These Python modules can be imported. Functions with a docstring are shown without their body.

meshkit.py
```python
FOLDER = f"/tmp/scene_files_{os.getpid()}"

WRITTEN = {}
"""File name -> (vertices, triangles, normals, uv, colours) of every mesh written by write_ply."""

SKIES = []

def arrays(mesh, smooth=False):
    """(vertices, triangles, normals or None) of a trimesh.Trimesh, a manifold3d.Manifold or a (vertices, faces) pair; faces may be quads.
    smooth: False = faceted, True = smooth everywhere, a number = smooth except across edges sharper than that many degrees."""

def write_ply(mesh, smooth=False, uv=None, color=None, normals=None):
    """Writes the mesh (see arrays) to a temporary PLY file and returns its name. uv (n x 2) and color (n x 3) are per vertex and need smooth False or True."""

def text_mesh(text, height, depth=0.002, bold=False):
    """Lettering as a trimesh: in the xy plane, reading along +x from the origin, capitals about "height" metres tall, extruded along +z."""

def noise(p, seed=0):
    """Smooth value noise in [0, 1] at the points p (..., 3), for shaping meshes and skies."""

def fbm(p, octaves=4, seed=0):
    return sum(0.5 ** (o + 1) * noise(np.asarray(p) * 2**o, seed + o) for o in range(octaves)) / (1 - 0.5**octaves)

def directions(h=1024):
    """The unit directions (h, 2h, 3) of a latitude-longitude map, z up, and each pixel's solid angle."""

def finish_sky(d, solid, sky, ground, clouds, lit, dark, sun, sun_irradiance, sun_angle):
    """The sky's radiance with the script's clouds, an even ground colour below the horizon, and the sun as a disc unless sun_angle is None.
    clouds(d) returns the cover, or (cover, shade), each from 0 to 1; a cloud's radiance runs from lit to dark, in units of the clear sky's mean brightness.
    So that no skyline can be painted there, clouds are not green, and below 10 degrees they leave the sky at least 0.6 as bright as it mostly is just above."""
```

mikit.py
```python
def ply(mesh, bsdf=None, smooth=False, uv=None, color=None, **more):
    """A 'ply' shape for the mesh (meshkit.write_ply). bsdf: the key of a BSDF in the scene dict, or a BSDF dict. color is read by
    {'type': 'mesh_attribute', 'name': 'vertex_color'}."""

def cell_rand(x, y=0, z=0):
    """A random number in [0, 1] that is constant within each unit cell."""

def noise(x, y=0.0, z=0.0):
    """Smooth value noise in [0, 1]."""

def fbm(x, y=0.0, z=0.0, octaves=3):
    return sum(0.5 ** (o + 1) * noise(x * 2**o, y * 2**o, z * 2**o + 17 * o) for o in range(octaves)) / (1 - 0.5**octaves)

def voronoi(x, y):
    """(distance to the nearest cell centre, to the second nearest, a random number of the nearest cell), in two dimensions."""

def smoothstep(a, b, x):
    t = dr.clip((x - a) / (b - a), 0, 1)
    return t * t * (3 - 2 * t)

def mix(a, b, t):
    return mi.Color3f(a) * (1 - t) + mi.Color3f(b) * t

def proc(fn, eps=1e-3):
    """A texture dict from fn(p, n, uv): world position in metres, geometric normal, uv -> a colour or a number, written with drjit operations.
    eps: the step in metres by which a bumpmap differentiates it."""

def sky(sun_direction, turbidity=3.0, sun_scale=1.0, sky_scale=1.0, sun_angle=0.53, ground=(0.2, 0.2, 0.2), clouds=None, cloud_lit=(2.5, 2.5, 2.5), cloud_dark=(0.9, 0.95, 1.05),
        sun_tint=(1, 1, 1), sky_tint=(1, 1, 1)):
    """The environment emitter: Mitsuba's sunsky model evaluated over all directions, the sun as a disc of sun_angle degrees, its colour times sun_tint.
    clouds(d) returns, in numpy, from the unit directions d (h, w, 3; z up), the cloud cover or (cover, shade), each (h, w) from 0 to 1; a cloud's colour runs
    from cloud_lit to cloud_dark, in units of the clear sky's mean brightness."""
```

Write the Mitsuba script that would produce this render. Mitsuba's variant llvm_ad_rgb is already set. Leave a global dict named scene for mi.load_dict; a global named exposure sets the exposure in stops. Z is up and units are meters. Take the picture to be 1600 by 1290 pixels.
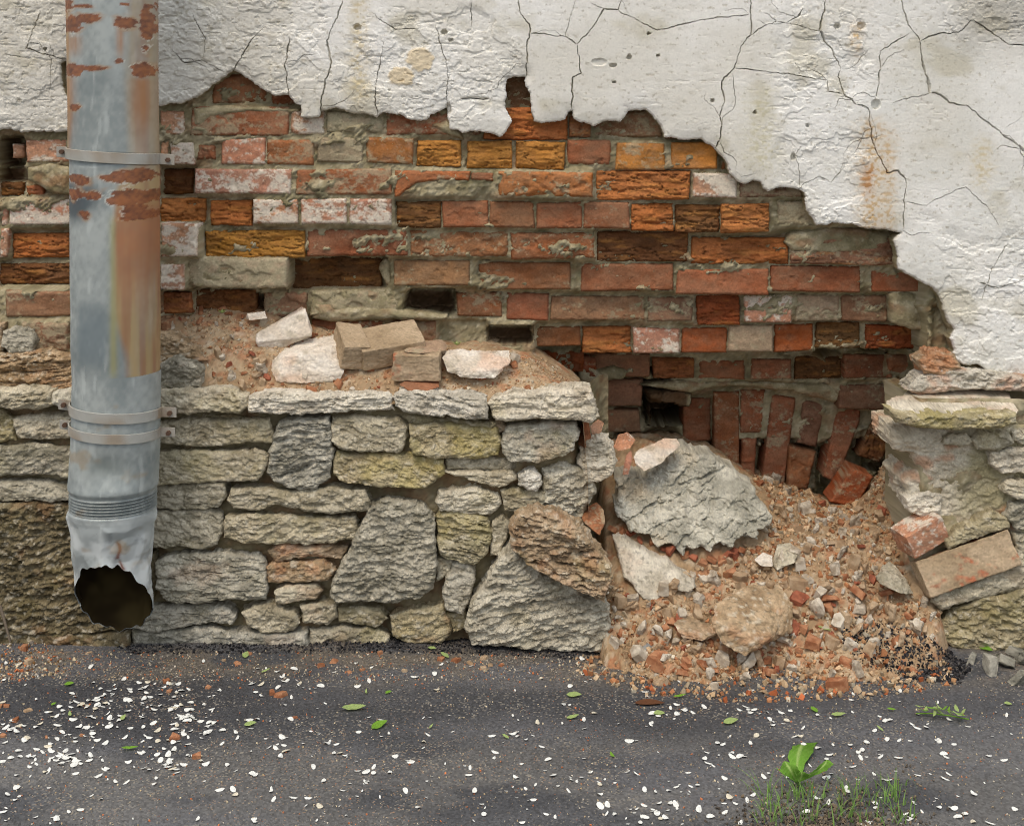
import math, random
import numpy as np, trimesh, shapely, manifold3d as m3
import mitsuba as mi, drjit as dr
import mikit, meshkit
from scipy.spatial import Delaunay, cKDTree
from scipy.interpolate import LinearNDInterpolator

T = mi.ScalarTransform4f
scene, labels = {}, {}

# ------------------------------------------------------------------ camera, sky, exposure
CAM_Y, CAM_H, FPX, HOR = -3.5, 1.325, 2150.0, 165.0
scene['camera'] = dict(type='perspective', fov=2 * math.degrees(math.atan(800 / FPX)), fov_axis='x', near_clip=0.05, far_clip=300.0,
                       principal_point_offset_x=0.0, principal_point_offset_y=(645 - HOR) / 1290,
                       to_world=T().look_at(origin=[0, CAM_Y, CAM_H], target=[0, 0, CAM_H], up=[0, 0, 1]))
scene['sky'] = mikit.sky((-0.22, -0.5, 0.86), turbidity=4, sun_scale=0.22, sun_angle=24, clouds=lambda d: (1.0, 1 - np.clip(d[..., 2], 0, 1)), cloud_lit=(2.75, 2.88, 3.05), cloud_dark=(0.95, 1.0, 1.06), ground=(0.12, 0.12, 0.11))
exposure = 2.48

# ------------------------------------------------------------------ helpers
def at(px, py, Y):
    """the point of the plane at depth Y that a pixel of the 1600 x 1290 photograph shows"""
    d = Y - CAM_Y
    return np.array([(px - 800) * d / FPX, Y, CAM_H - (py - HOR) * d / FPX])

def at_ground(px, py, z=0.0):
    d = (CAM_H - z) * FPX / (py - HOR)
    return np.array([(px - 800) * d / FPX, CAM_Y + d, z])

def px_of(P):
    P = np.asarray(P, float)
    d = P[..., 1] - CAM_Y
    return np.stack([800 + P[..., 0] * FPX / d, HOR + (CAM_H - P[..., 2]) * FPX / d], -1)

def lin(r, g, b):
    c = np.array([r, g, b]) / 255.0
    return np.where(c < 0.04045, c / 12.92, ((c + 0.055) / 1.055) ** 2.4)

def fbm(P, f, octv=3, seed=0, s=(1, 1, 1)):
    return meshkit.fbm(np.asarray(P) * (np.array(s) * f) + 53.7, octv, seed)

def sstep(a, b, x):
    t = np.clip((x - a) / (b - a), 0, 1)
    return t * t * (3 - 2 * t)

def lerp(a, b, t):
    return np.asarray(a) * (1 - t[:, None]) + np.asarray(b) * t[:, None]

def numbered(key):
    if key not in scene and key not in labels:
        return key
    k = 1
    while f'{key}_{k:03d}' in scene or f'{key}_{k:03d}' in labels:
        k += 1
    return f'{key}_{k:03d}'

NEXT = {}
def newkey(base):
    n = NEXT.get(base, 0)
    NEXT[base] = n + 1
    return base if n == 0 else f'{base}_{n:03d}'

def tag(key, label=None, cat=None, group=None, kind=None):
    d = labels.setdefault(key, {})
    for k, v in (('label', label), ('category', cat), ('group', group), ('kind', kind)):
        if v:
            d[k] = v
    return key

def put(base, mesh, bsdf, smooth=True, color=None, parent=None, **more):
    key = newkey((parent + '__' if parent else '') + base)
    if bsdf in ('masonry', 'plaster') and color is not None:
        g = np.random.default_rng(len(scene)).normal(0, 1, len(color))
        color = np.clip(color * (1 + (0.10 if bsdf == 'masonry' else 0.035) * np.clip(g, -2.2, 2.2))[:, None], 0.01, 0.85)
    scene[key] = mikit.ply(mesh, bsdf, smooth=smooth, color=color, **more)
    return key

# ------------------------------------------------------------------ materials
VC = {'type': 'mesh_attribute', 'name': 'vertex_color'}
def two(b): return {'type': 'twosided', 'nested': b}
def grit(p, n, uv):
    return mikit.noise(p.x * 210, p.y * 210, p.z * 210) * 0.6 + mikit.noise(p.x * 470, p.y * 470, p.z * 470) * 0.4
scene['masonry'] = two({'type': 'bumpmap', 'tex': mikit.proc(grit, eps=4e-4), 'scale': 0.0022, 'bsdf': {'type': 'diffuse', 'reflectance': VC}})
scene['plaster'] = two({'type': 'bumpmap', 'tex': mikit.proc(grit, eps=4e-4), 'scale': 0.0009, 'bsdf': {'type': 'diffuse', 'reflectance': VC}})
scene['dull'] = two({'type': 'diffuse', 'reflectance': VC})
scene['zinc'] = two({'type': 'principled', 'base_color': VC, 'metallic': 0.22, 'roughness': 0.5, 'specular': 0.45})

def asphalt_col(p, n, uv):
    big = mikit.fbm(p.x * 3.0, p.y * 7.0, 0.0, 3)
    c = mikit.mix((0.050, 0.051, 0.055), (0.088, 0.088, 0.093), mikit.smoothstep(0.3, 0.75, big))
    foot = mikit.smoothstep(-0.44, -0.2, p.y + 0.16 * (mikit.fbm(p.x * 6, p.y * 6, 5.0, 3) - 0.5))
    c = mikit.mix(c, mikit.mix((0.085, 0.074, 0.06), (0.15, 0.125, 0.095), mikit.fbm(p.x * 40, p.y * 40, 1.0, 3)), foot * mikit.smoothstep(0.35, 0.6, mikit.fbm(p.x * 9, p.y * 14, 8.0, 3)) * 0.75)
    damp = mikit.smoothstep(0.22, 0.10, dr.sqrt(dr.square((p.x + 0.93) * 0.55) + dr.square(p.y + 0.46)) + 0.1 * (mikit.fbm(p.x * 10, p.y * 10, 4.0, 3) - 0.5))
    c = mikit.mix(c, (0.030, 0.030, 0.033), damp * 0.85)
    band = dr.exp(-dr.square((p.y + 0.47 + 0.1 * (mikit.fbm(p.x * 2.5, 0.0, 9.0, 2) - 0.5)) / 0.10))
    c = mikit.mix(c, (0.038, 0.038, 0.042), band * 0.45)
    near = mikit.smoothstep(-0.95, -1.25, p.y)
    c = mikit.mix(c, (0.12, 0.115, 0.108), 0.55 * mikit.smoothstep(-0.55, -0.72, p.y) * mikit.smoothstep(0.4, 0.62, mikit.fbm(p.x * 4, p.y * 8, 6.0, 4)))
    c = mikit.mix(c, (0.125, 0.12, 0.118), near * 0.6)
    c = c * (0.72 + 0.56 * mikit.cell_rand(p.x * 210 + p.y * 60, p.y * 170 - p.x * 50, 3))
    g = mikit.cell_rand(p.x * 260, p.y * 260, 1)
    c = mikit.mix(c, (0.20, 0.18, 0.15), dr.select(g > 0.90, 0.85, 0.0) * mikit.smoothstep(0.42, 0.62, mikit.fbm(p.x * 5 + 9, p.y * 9, 2.0, 3) + 0.12 * near))
    g2 = mikit.cell_rand(p.x * 330 + p.y * 140, p.y * 330 - p.x * 140, 5)
    c = mikit.mix(c, (0.30, 0.20, 0.13), dr.select(g2 > 0.975, 0.7, 0.0) * mikit.smoothstep(0.45, 0.65, mikit.fbm(p.x * 4, p.y * 8 + 3, 7.0, 2) + 0.1 * near))
    return c
def asphalt_bump(p, n, uv):
    return mikit.noise(p.x * 130, p.y * 130, 0) * 0.9 + mikit.noise(p.x * 340, p.y * 340, 3) * 0.5
scene['asphalt'] = two({'type': 'bumpmap', 'tex': mikit.proc(asphalt_bump, eps=6e-4), 'scale': 0.0038,
                        'bsdf': {'type': 'principled', 'base_color': mikit.proc(asphalt_col), 'roughness': 0.62, 'specular': 0.4}})

def speck(a, b, f=60.0):
    def fn(p, n, uv):
        return mikit.mix(a, b, mikit.smoothstep(0.3, 0.7, mikit.fbm(p.x * f, p.y * f, p.z * f, 3)))
    return two({'type': 'diffuse', 'reflectance': mikit.proc(fn)})
scene['shard_orange'] = speck((0.25, 0.10, 0.05), (0.40, 0.20, 0.11))
scene['shard_red'] = speck((0.22, 0.075, 0.045), (0.36, 0.13, 0.075))
scene['shard_buff'] = speck((0.30, 0.20, 0.12), (0.44, 0.33, 0.22))
scene['shard_pale'] = speck((0.34, 0.28, 0.21), (0.56, 0.50, 0.41))
scene['shard_grey'] = speck((0.15, 0.15, 0.145), (0.27, 0.265, 0.25))
scene['seed_white'] = two({'type': 'diffuse', 'reflectance': {'type': 'rgb', 'value': [0.68, 0.68, 0.64]}})
scene['seed_cream'] = two({'type': 'diffuse', 'reflectance': {'type': 'rgb', 'value': [0.58, 0.53, 0.42]}})
scene['leaf_pale'] = {'type': 'principledthin', 'base_color': {'type': 'rgb', 'value': [0.36, 0.46, 0.17]}, 'roughness': 0.55, 'diff_trans': 0.6}
scene['leaf_green'] = {'type': 'principledthin', 'base_color': {'type': 'rgb', 'value': [0.20, 0.38, 0.05]}, 'roughness': 0.5, 'diff_trans': 0.7}
scene['grass_blade'] = {'type': 'principledthin', 'base_color': {'type': 'rgb', 'value': [0.22, 0.37, 0.10]}, 'roughness': 0.5, 'diff_trans': 0.8}
scene['leaf_veined'] = {'type': 'principledthin', 'base_color': VC, 'roughness': 0.4, 'diff_trans': 0.6}
scene['leaf_brown'] = two({'type': 'diffuse', 'reflectance': {'type': 'rgb', 'value': [0.12, 0.055, 0.03]}})
scene['rusty_iron'] = two({'type': 'principled', 'base_color': {'type': 'rgb', 'value': [0.10, 0.055, 0.035]}, 'roughness': 0.7, 'metallic': 0.3})
scene['wood_twig'] = two({'type': 'diffuse', 'reflectance': {'type': 'rgb', 'value': [0.16, 0.13, 0.10]}})

# ------------------------------------------------------------------ relief pieces: an outline in the wall plane with a worked front face and returns
def densify(poly, step):
    out = []
    n = len(poly)
    for i in range(n):
        a, b = poly[i], poly[(i + 1) % n]
        k = max(1, int(math.ceil(np.linalg.norm(b - a) / step)))
        out.append(a + (b - a) * (np.arange(k) / k)[:, None])
    return np.vstack(out)

def wobble(pts, amp, seed, f=55.0):
    p3 = np.c_[pts[:, 0], np.zeros(len(pts)), pts[:, 1]]
    d = np.stack([fbm(p3, f, 3, seed) - 0.5, fbm(p3, f, 3, seed + 31) - 0.5], 1)
    return pts + d * 2 * amp

def triangulate(poly, res, rng, extra=None, hole=None, rings=None):
    """(points 2d, triangles, number of rim points, distance to the rim)"""
    b = poly
    pg = shapely.Polygon(b)
    if not pg.is_valid:
        pg = pg.buffer(0)
        if pg.geom_type != 'Polygon':
            pg = max(pg.geoms, key=lambda g: g.area)
        b = np.array(pg.exterior.coords)[:-1]
    if not shapely.LinearRing(b).is_ccw:
        b = b[::-1]
    x0, y0, x1, y1 = pg.bounds
    nx, ny = max(2, int((x1 - x0) / res)), max(2, int((y1 - y0) / (res * 0.87)))
    gx, gy = np.meshgrid(np.arange(nx + 1) * res + x0, np.arange(ny + 1) * res * 0.87 + y0)
    gx = gx + (np.arange(ny + 1)[:, None] % 2) * res * 0.5
    g = np.c_[gx.ravel(), gy.ravel()] + rng.uniform(-0.22, 0.22, (gx.size, 2)) * res
    g = g[shapely.contains_xy(pg, g[:, 0], g[:, 1])]
    tree = cKDTree(densify(b, res * 0.5))
    g = g[tree.query(g)[0] > res * 0.45] if len(g) else g
    if extra is not None:
        pts, clear = extra
        g = g[cKDTree(pts).query(g)[0] > clear]
        pts = pts[shapely.contains_xy(pg, pts[:, 0], pts[:, 1])]
        pts = pts[tree.query(pts)[0] > 0.0008]
        g = np.vstack([g, pts])
    p = np.vstack([b, g])
    tri = Delaunay(p).simplices
    c = p[tri].mean(1)
    tri = tri[shapely.contains_xy(pg, c[:, 0], c[:, 1])]
    a = p[tri]
    cr = (a[:, 1, 0] - a[:, 0, 0]) * (a[:, 2, 1] - a[:, 0, 1]) - (a[:, 1, 1] - a[:, 0, 1]) * (a[:, 2, 0] - a[:, 0, 0])
    tri = tri[np.abs(cr) > 1e-12]
    cr = cr[np.abs(cr) > 1e-12]
    tri[cr < 0] = tri[cr < 0][:, ::-1]
    return p, tri, len(b), tree.query(p)[0]

def relief(poly, yf, yb, height, color, res=0.004, er=0.015, ed=0.012, seed=0, jag=0.002, taper=0.0, thick=None, rings=2, rag=0.0):
    """height(P, t) -> metres towards the viewer; color(P, h, t) -> n x 3; returns mesh and colours"""
    rng = np.random.default_rng(seed)
    b = wobble(densify(np.asarray(poly, float), res), jag, seed)
    p, tri, nb, dist = triangulate(b, res, rng)
    t = np.clip(dist / er, 0, 1)
    drop = ed * (1 - np.sqrt(np.maximum(0, 1 - (1 - t) ** 2)))
    base = yf(p[:, 0], p[:, 1]) if callable(yf) else np.full(len(p), float(yf))
    P = np.c_[p[:, 0], base, p[:, 1]]
    h = height(P, t)
    P[:, 1] = base + drop - h
    c = p[:nb].mean(0)
    rim = P[:nb].copy()
    back = rim.copy()
    back[:, 1] = np.maximum(rim[:, 1] + 0.004, yb) if thick is None else rim[:, 1] + thick
    back[:, [0, 2]] += (rim[:, [0, 2]] - c) * taper
    n0, i = len(P), np.arange(nb)
    j = (i + 1) % nb
    layers = []
    for k in range(1, rings + 1):
        u = k / rings
        L = rim * (1 - u) + back * u
        if k < rings or rag:
            q = fbm(L, 45, 3, seed + 5) - 0.5
            q2 = fbm(L, 130, 2, seed + 6) - 0.5
            out = (rim[:, [0, 2]] - c) / (np.linalg.norm(rim[:, [0, 2]] - c, axis=1, keepdims=True) + 1e-9)
            L[:, [0, 2]] -= (rim[:, [0, 2]] - c) * (0.02 + 0.05 * q[:, None]) * (k < rings) + out * rag * (1.6 * q + 1.0 * q2)[:, None]
            L[:, 1] += (rag * 1.2 * q2) * (k < rings)
        layers.append(L)
    V = np.vstack([P] + layers)
    def band(A, B):
        return np.vstack([np.c_[A[j], A[i], B[i]], np.c_[A[j], B[i], B[j]]])
    F = [tri, band(i, n0 + i)] + [band(n0 + k * nb + i, n0 + (k + 1) * nb + i) for k in range(rings - 1)]
    last = n0 + (rings - 1) * nb
    if thick is not None:
        V = np.vstack([V, back.mean(0)]); F.append(np.c_[last + j, last + i, np.full(nb, len(V) - 1)])
    z = np.zeros(len(V) - n0)
    C = color(V, np.concatenate([h, z]), np.concatenate([t, z]))
    return (V, np.vstack(F)), np.clip(C, 0.01, 0.85)

def terrace(n, k, sharp=0.25):
    v = n * k
    f = v - np.floor(v)
    return (np.floor(v) + sstep(0.5 - sharp, 0.5 + sharp, f)) / k

def ridged(P, f, octv=3, seed=0, sc=(1, 1, 1)):
    v, w = 0, 0
    for o in range(octv):
        v = v + 0.55 ** o * (1 - np.abs(2 * meshkit.noise(np.asarray(P) * (np.array(sc) * f * 2 ** o) + 31.3, seed + o) - 1)) ** 2
        w += 0.55 ** o
    return v / w

def stone_height(rough, seed, strat=0.5):
    r = np.random.default_rng(seed)
    lay = 1.3 + 1.6 * r.random()
    tl = r.uniform(-0.25, 0.25)
    def fn(P, t):
        W = P + (fbm(P, 14, 2, seed + 20)[:, None] - 0.5) * [0.02, 0.02, 0.03]
        W = np.c_[W[:, 0], W[:, 1], W[:, 2] + tl * W[:, 0]]
        a = fbm(P, 9, 3, seed, (1, 1, 1.5)) - 0.5
        b = terrace(fbm(W, 16, 4, seed + 3, (0.45, 0.6, lay * 1.3)), 6, 0.12) - 0.5
        c = fbm(W, 60, 3, seed + 7, (0.7, 1, 1.5)) - 0.5
        g = ridged(W, 26, 3, seed + 13, (0.5, 1, lay))
        pit = sstep(0.58, 0.70, fbm(P, 85, 2, seed + 11))
        d = fbm(W, 115, 2, seed + 17) - 0.5
        return rough * (0.9 * a + 1.4 * strat * b + 0.95 * c + 0.42 * d - 0.6 * strat * sstep(0.62, 0.95, g)) * (0.45 + 0.55 * t) - pit * 0.004
    return fn

def stone_color(seed, tone=0, moss=0.0, dust=0.0):
    a, b = [(lin(182, 174, 154), lin(146, 138, 118)), (lin(198, 191, 173), lin(160, 152, 134)), (lin(176, 165, 136), lin(142, 131, 104)),
            (lin(176, 170, 154), lin(136, 131, 116)), (lin(208, 201, 186), lin(172, 164, 148)), (lin(184, 162, 134), lin(146, 124, 98)), (lin(124, 115, 94), lin(86, 79, 62))][tone]
    jit = np.random.default_rng(seed).uniform(0.86, 1.1) * (1 + np.random.default_rng(seed + 1).uniform(-.04, .04) * np.array([1, .3, -1]))
    a, b = a * jit, b * jit
    def fn(P, h, t):
        c = lerp(b, a, sstep(0.32, 0.68, fbm(P, 26, 4, seed + 1)))
        c = lerp(c, lin(205, 198, 180), 0.55 * sstep(0.56, 0.72, fbm(P, 90, 3, seed + 2)))
        c = lerp(c, lin(92, 86, 70), 0.55 * sstep(0.58, 0.74, fbm(P, 120, 3, seed + 3)))
        m = sstep(0.62 - 0.34 * moss, 0.80 - 0.30 * moss, fbm(P, 14, 3, seed + 4)) * min(1, moss * 1.6)
        c = lerp(c, lin(172, 158, 92), 0.5 * m * (.3 + .9 * fbm(P, 70, 3, seed + 41)))
        c = lerp(c, lin(116, 116, 70), 0.35 * sstep(0.55, 0.75, fbm(P, 11, 3, seed + 9)) * min(1.0, 0.08 + moss))
        d = sstep(0.60 - 0.3 * dust, 0.78 - 0.3 * dust, fbm(P, 18, 3, seed + 5)) * min(1, dust * 1.5)
        return lerp(c, lin(176, 118, 82), 0.6 * d)
    return fn

# ------------------------------------------------------------------ the brick wall
WALL = tag('brick_wall', 'old brick wall with white plaster fallen away around a large collapsed hole', 'wall')
TONES = dict(o=lin(168, 104, 60), y=lin(178, 124, 62), r=lin(147, 93, 64), p=lin(186, 134, 108), d=lin(110, 74, 46), b=lin(142, 106, 80), g=lin(156, 148, 122), t=lin(166, 144, 116), k=lin(142, 76, 44))
# x0 y0 x1 y1 depth(mm) tone style(s smooth, f fractured, h half worn) residue(0-9)
BRICKS = '''
330 116 418 162 30 r h 2;424 120 500 166 28 r h 4;786 116 862 172 34 d h 1
112 166 246 211 4 p s 5;250 174 288 211 4 p s 4;298 166 451 211 2 r s 4;453 168 507 209 4 p h 6;509 172 600 208 4 g h 6;603 174 708 210 5 r h 6;716 178 752 212 12 r h 4;756 168 886 218 20 o f 0;890 178 924 215 26 r f 3;927 172 1036 214 34 b h 5;1040 190 1130 216 20 r s 2
18 226 37 248 20 p h 2;40 217 109 254 2 p s 3;112 217 246 255 4 r s 3;250 221 262 255 4 p s 3;266 221 303 256 3 p s 5;308 226 338 250 6 r h 3;345 216 414 255 2 p s 5;418 219 489 257 0 o s 4;495 215 567 253 2 g s 3;571 215 646 255 2 o s 5;651 219 722 260 14 y f 0;730 220 801 262 16 y f 0;807 221 882 263 18 y f 0;886 219 956 259 12 r h 1;963 224 1039 265 4 y s 3;1048 222 1120 265 4 y s 0;1126 224 1196 268 22 o h 0
0 284 38 306 34 d f 0;42 289 70 306 26 r f 1;112 264 246 305 8 r h 3;250 264 303 304 62 d f 0;305 264 455 302 0 p s 5;462 264 612 304 0 r s 4;777 269 927 309 -10 o h 1;930 267 1077 311 20 o f 0;1082 270 1152 308 6 p s 6;1156 272 1256 309 10 b h 5
0 312 12 352 8 p s 4;15 310 112 352 2 p s 7;112 312 246 352 8 r h 3;250 310 322 350 34 o f 0;328 312 394 352 26 o f 0;395 312 464 349 0 p s 7;469 310 541 350 0 p s 7;545 311 612 352 2 p s 5;619 314 688 355 28 d f 0;691 313 763 355 22 r s 0;766 315 835 356 22 r s 0;839 316 910 357 22 r s 0;912 315 984 357 20 r s 1;986 317 1052 361 24 o f 0;1056 318 1124 362 34 d f 0;1127 318 1203 363 20 o f 0;1214 314 1275 352 22 g h 6
0 358 13 402 0 p s 5;20 364 112 402 34 o f 0;112 360 246 402 30 d h 0;250 349 309 401 -34 p s 6;320 358 476 401 30 y f 0;480 359 636 400 26 r h 1;640 360 794 402 30 r h 3;798 362 931 405 26 r h 1;933 361 1074 407 54 d f 0;1080 371 1232 413 48 o f 0;1236 364 1404 413 40 b f 3
0 411 112 443 30 d f 0;112 410 246 450 30 d h 0;250 413 285 453 -30 p s 6;292 404 449 449 8 g h 7;454 399 598 450 96 d f 0;614 405 733 445 44 b s 1;749 409 893 451 44 r s 1;908 411 1053 454 38 r s 0;1057 420 1202 460 26 r s 0;1205 414 1344 456 34 r s 0;1361 416 1440 456 36 r s 0
8 455 116 495 -34 b s 3;116 455 246 495 -30 b s 3;250 455 300 490 40 r f 0;305 452 400 486 60 d f 0;410 455 480 496 60 b h 3;485 452 622 492 50 g h 6;714 456 785 493 52 r s 3;793 457 857 500 50 r s 0;861 461 1010 499 54 b s 2;1012 463 1083 502 54 b s 4;1088 458 1156 508 66 k f 0;1163 462 1238 503 54 p s 6;1243 460 1312 501 58 t h 6;1315 461 1388 501 58 b s 2
486 499 527 524 80 r s 0;530 500 600 540 76 r h 2;604 500 682 540 80 b h 3;687 502 758 541 76 r h 4;836 509 907 540 84 r s 0;909 508 986 552 96 o f 0;990 512 1063 552 62 p s 3;1066 511 1137 550 74 k s 0;1138 507 1207 549 66 t s 3;1209 505 1272 549 82 k s 0;1274 503 1344 543 100 d f 0;1352 507 1440 544 92 k f 0
838 547 912 582 200 k h 0;918 553 1016 590 250 b s 0;1019 557 1086 591 275 r f 0;1091 561 1165 593 265 r h 0;1174 560 1238 593 255 r s 2;1241 556 1316 591 275 d f 0;1318 552 1385 591 225 r s 2;1388 553 1446 592 190 r h 3
934 592 1004 634 310 b s 1;860 590 930 630 260 b s 2;1066 622 1112 690 380 r s 0;1312 600 1406 640 250 b s 2;926 640 1000 676 340 b s 1'''
ARCH = [([(1115, 612), (1154, 612), (1156, 760), (1117, 760)], 350, 'r', 's'), ([(1157, 609), (1197, 610), (1190, 677), (1156, 676)], 355, 'r', 's'),
        ([(1161, 685), (1183, 684), (1179, 770), (1158, 770)], 345, 'r', 'h'), ([(1207, 615), (1244, 622), (1225, 770), (1188, 770)], 345, 'r', 's'),
        ([(1254, 622), (1292, 632), (1277, 700), (1245, 692)], 340, 'b', 'h'), ([(1232, 697), (1276, 707), (1264, 765), (1229, 765)], 330, 'r', 'h'),
        ([(1312, 631), (1346, 640), (1345, 659), (1307, 755), (1286, 745)], 315, 'r', 's'), ([(1365, 652), (1402, 674), (1375, 724), (1340, 710)], 330, 'd', 'f'),
        ([(1333, 730), (1367, 745), (1338, 794), (1296, 786)], 215, 'k', 's')]

def brick_height(style, seed, vert=False):
    s = (2.6, 1, 0.8) if vert else (0.7, 1, 2.4)
    def fn(P, t):
        if style == 's':
            return 0.0022 * (fbm(P, 30, 3, seed) - 0.5) + 0.0012 * (fbm(P, 110, 2, seed + 1) - 0.5) - 0.0025 * sstep(0.66, 0.76, fbm(P, 55, 2, seed + 2))
        if style == 'h':
            return 0.010 * (fbm(P, 16, 3, seed) - 0.5) + 0.005 * (fbm(P, 60, 3, seed + 1) - 0.5) - 0.005 * sstep(0.55, 0.62, fbm(P, 24, 3, seed + 2))
        r = 1 - np.abs(2 * fbm(P, 22, 3, seed, s) - 1)
        w = terrace(fbm(P, 18, 4, seed + 2, s), 5, 0.12)
        return 0.006 + 0.014 * (fbm(P, 10, 2, seed + 1) - 0.5) + 0.016 * (w - 0.5) - 0.006 * sstep(0.93, 0.99, r) + 0.008 * (fbm(P, 70, 3, seed + 3, s) - 0.5)
    return fn

def brick_color(tone, style, res, seed):
    rng = np.random.default_rng(seed + 900)
    base = TONES[tone] * rng.uniform(0.86, 1.12) * (1 + rng.uniform(-0.07, 0.07, 3))
    def fn(P, h, t):
        c = lerp(base * 0.78, base * 1.16, sstep(0.3, 0.7, fbm(P, 30, 4, seed, (0.6, 1, 1.6))))
        if style == 'f':
            c = lerp(c, lin(196, 138, 74), 0.35 * sstep(0.52, 0.72, fbm(P, 34, 3, seed + 1, (0.6, 1, 2))))
            c = lerp(c, lin(100, 58, 32), 0.4 * sstep(0.54, 0.72, fbm(P, 46, 3, seed + 2, (0.5, 1, 2.2))))
        else:
            c = lerp(c, base * 0.62, 0.5 * sstep(0.56, 0.72, fbm(P, 70, 3, seed + 2)))
        c = lerp(c, lin(156, 136, 112), (0.10 if style == 'f' else 0.30) * sstep(0.3, 0.7, .6 * fbm(P, 16, 3, seed + 40) + .4 * fbm(P, 75, 3, seed + 41)))
        if res:
            k = res / 9.0
            lime = lin(212, 205, 190) if tone == 'p' else lin(166, 156, 130)
            n = 0.42 * fbm(P, 20, 3, seed + 4) + 0.33 * fbm(P, 85, 3, seed + 6) + 0.25 * fbm(P, 240, 2, seed + 8)
            c = lerp(c, lime, (0.88 if tone in 'pg' else 0.66) * sstep(0.60 - 0.26 * k, 0.68 - 0.24 * k, n))
            c = lerp(c, lin(186, 150, 128), 0.35 * sstep(0.5, 0.8, fbm(P, 60, 3, seed + 5)) * k)
        return c
    return fn

bricks = []
BRICKS += '\n902 598 935 634 240 b h 3;903 556 932 590 215 k h 2;902 642 934 682 270 r h 3\n30 504 106 550 -52 b h 5;112 500 246 552 -40 b h 4;250 500 264 540 -10 b s 4'
seed = 100
for row in BRICKS.split('\n'):
    for it in row.split(';'):
        if not it.strip():
            continue
        x0, y0, x1, y1, dmm, tone, style, resd = it.split()
        x0, y0, x1, y1, dmm, resd = map(float, (x0, y0, x1, y1, dmm, resd))
        dmm += (70 if dmm < 150 else 75) * sstep(300, 520, np.array([y0]))[0] * sstep(560, 680, np.array([x0]))[0] + (22 if 395 < y0 < 520 and 300 < x0 <= 560 else 0)
        bricks.append(([(x0, y1), (x1, y1), (x1, y0), (x0, y0)], dmm / 1000, tone, style, int(resd), False))
D4 = [(616, 306), (622, 305), (634, 297), (650, 287), (690, 280), (734, 283), (734, 266), (616, 265)]
bricks.append((D4, 0.0, 'o', 's', 2, False))
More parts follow.
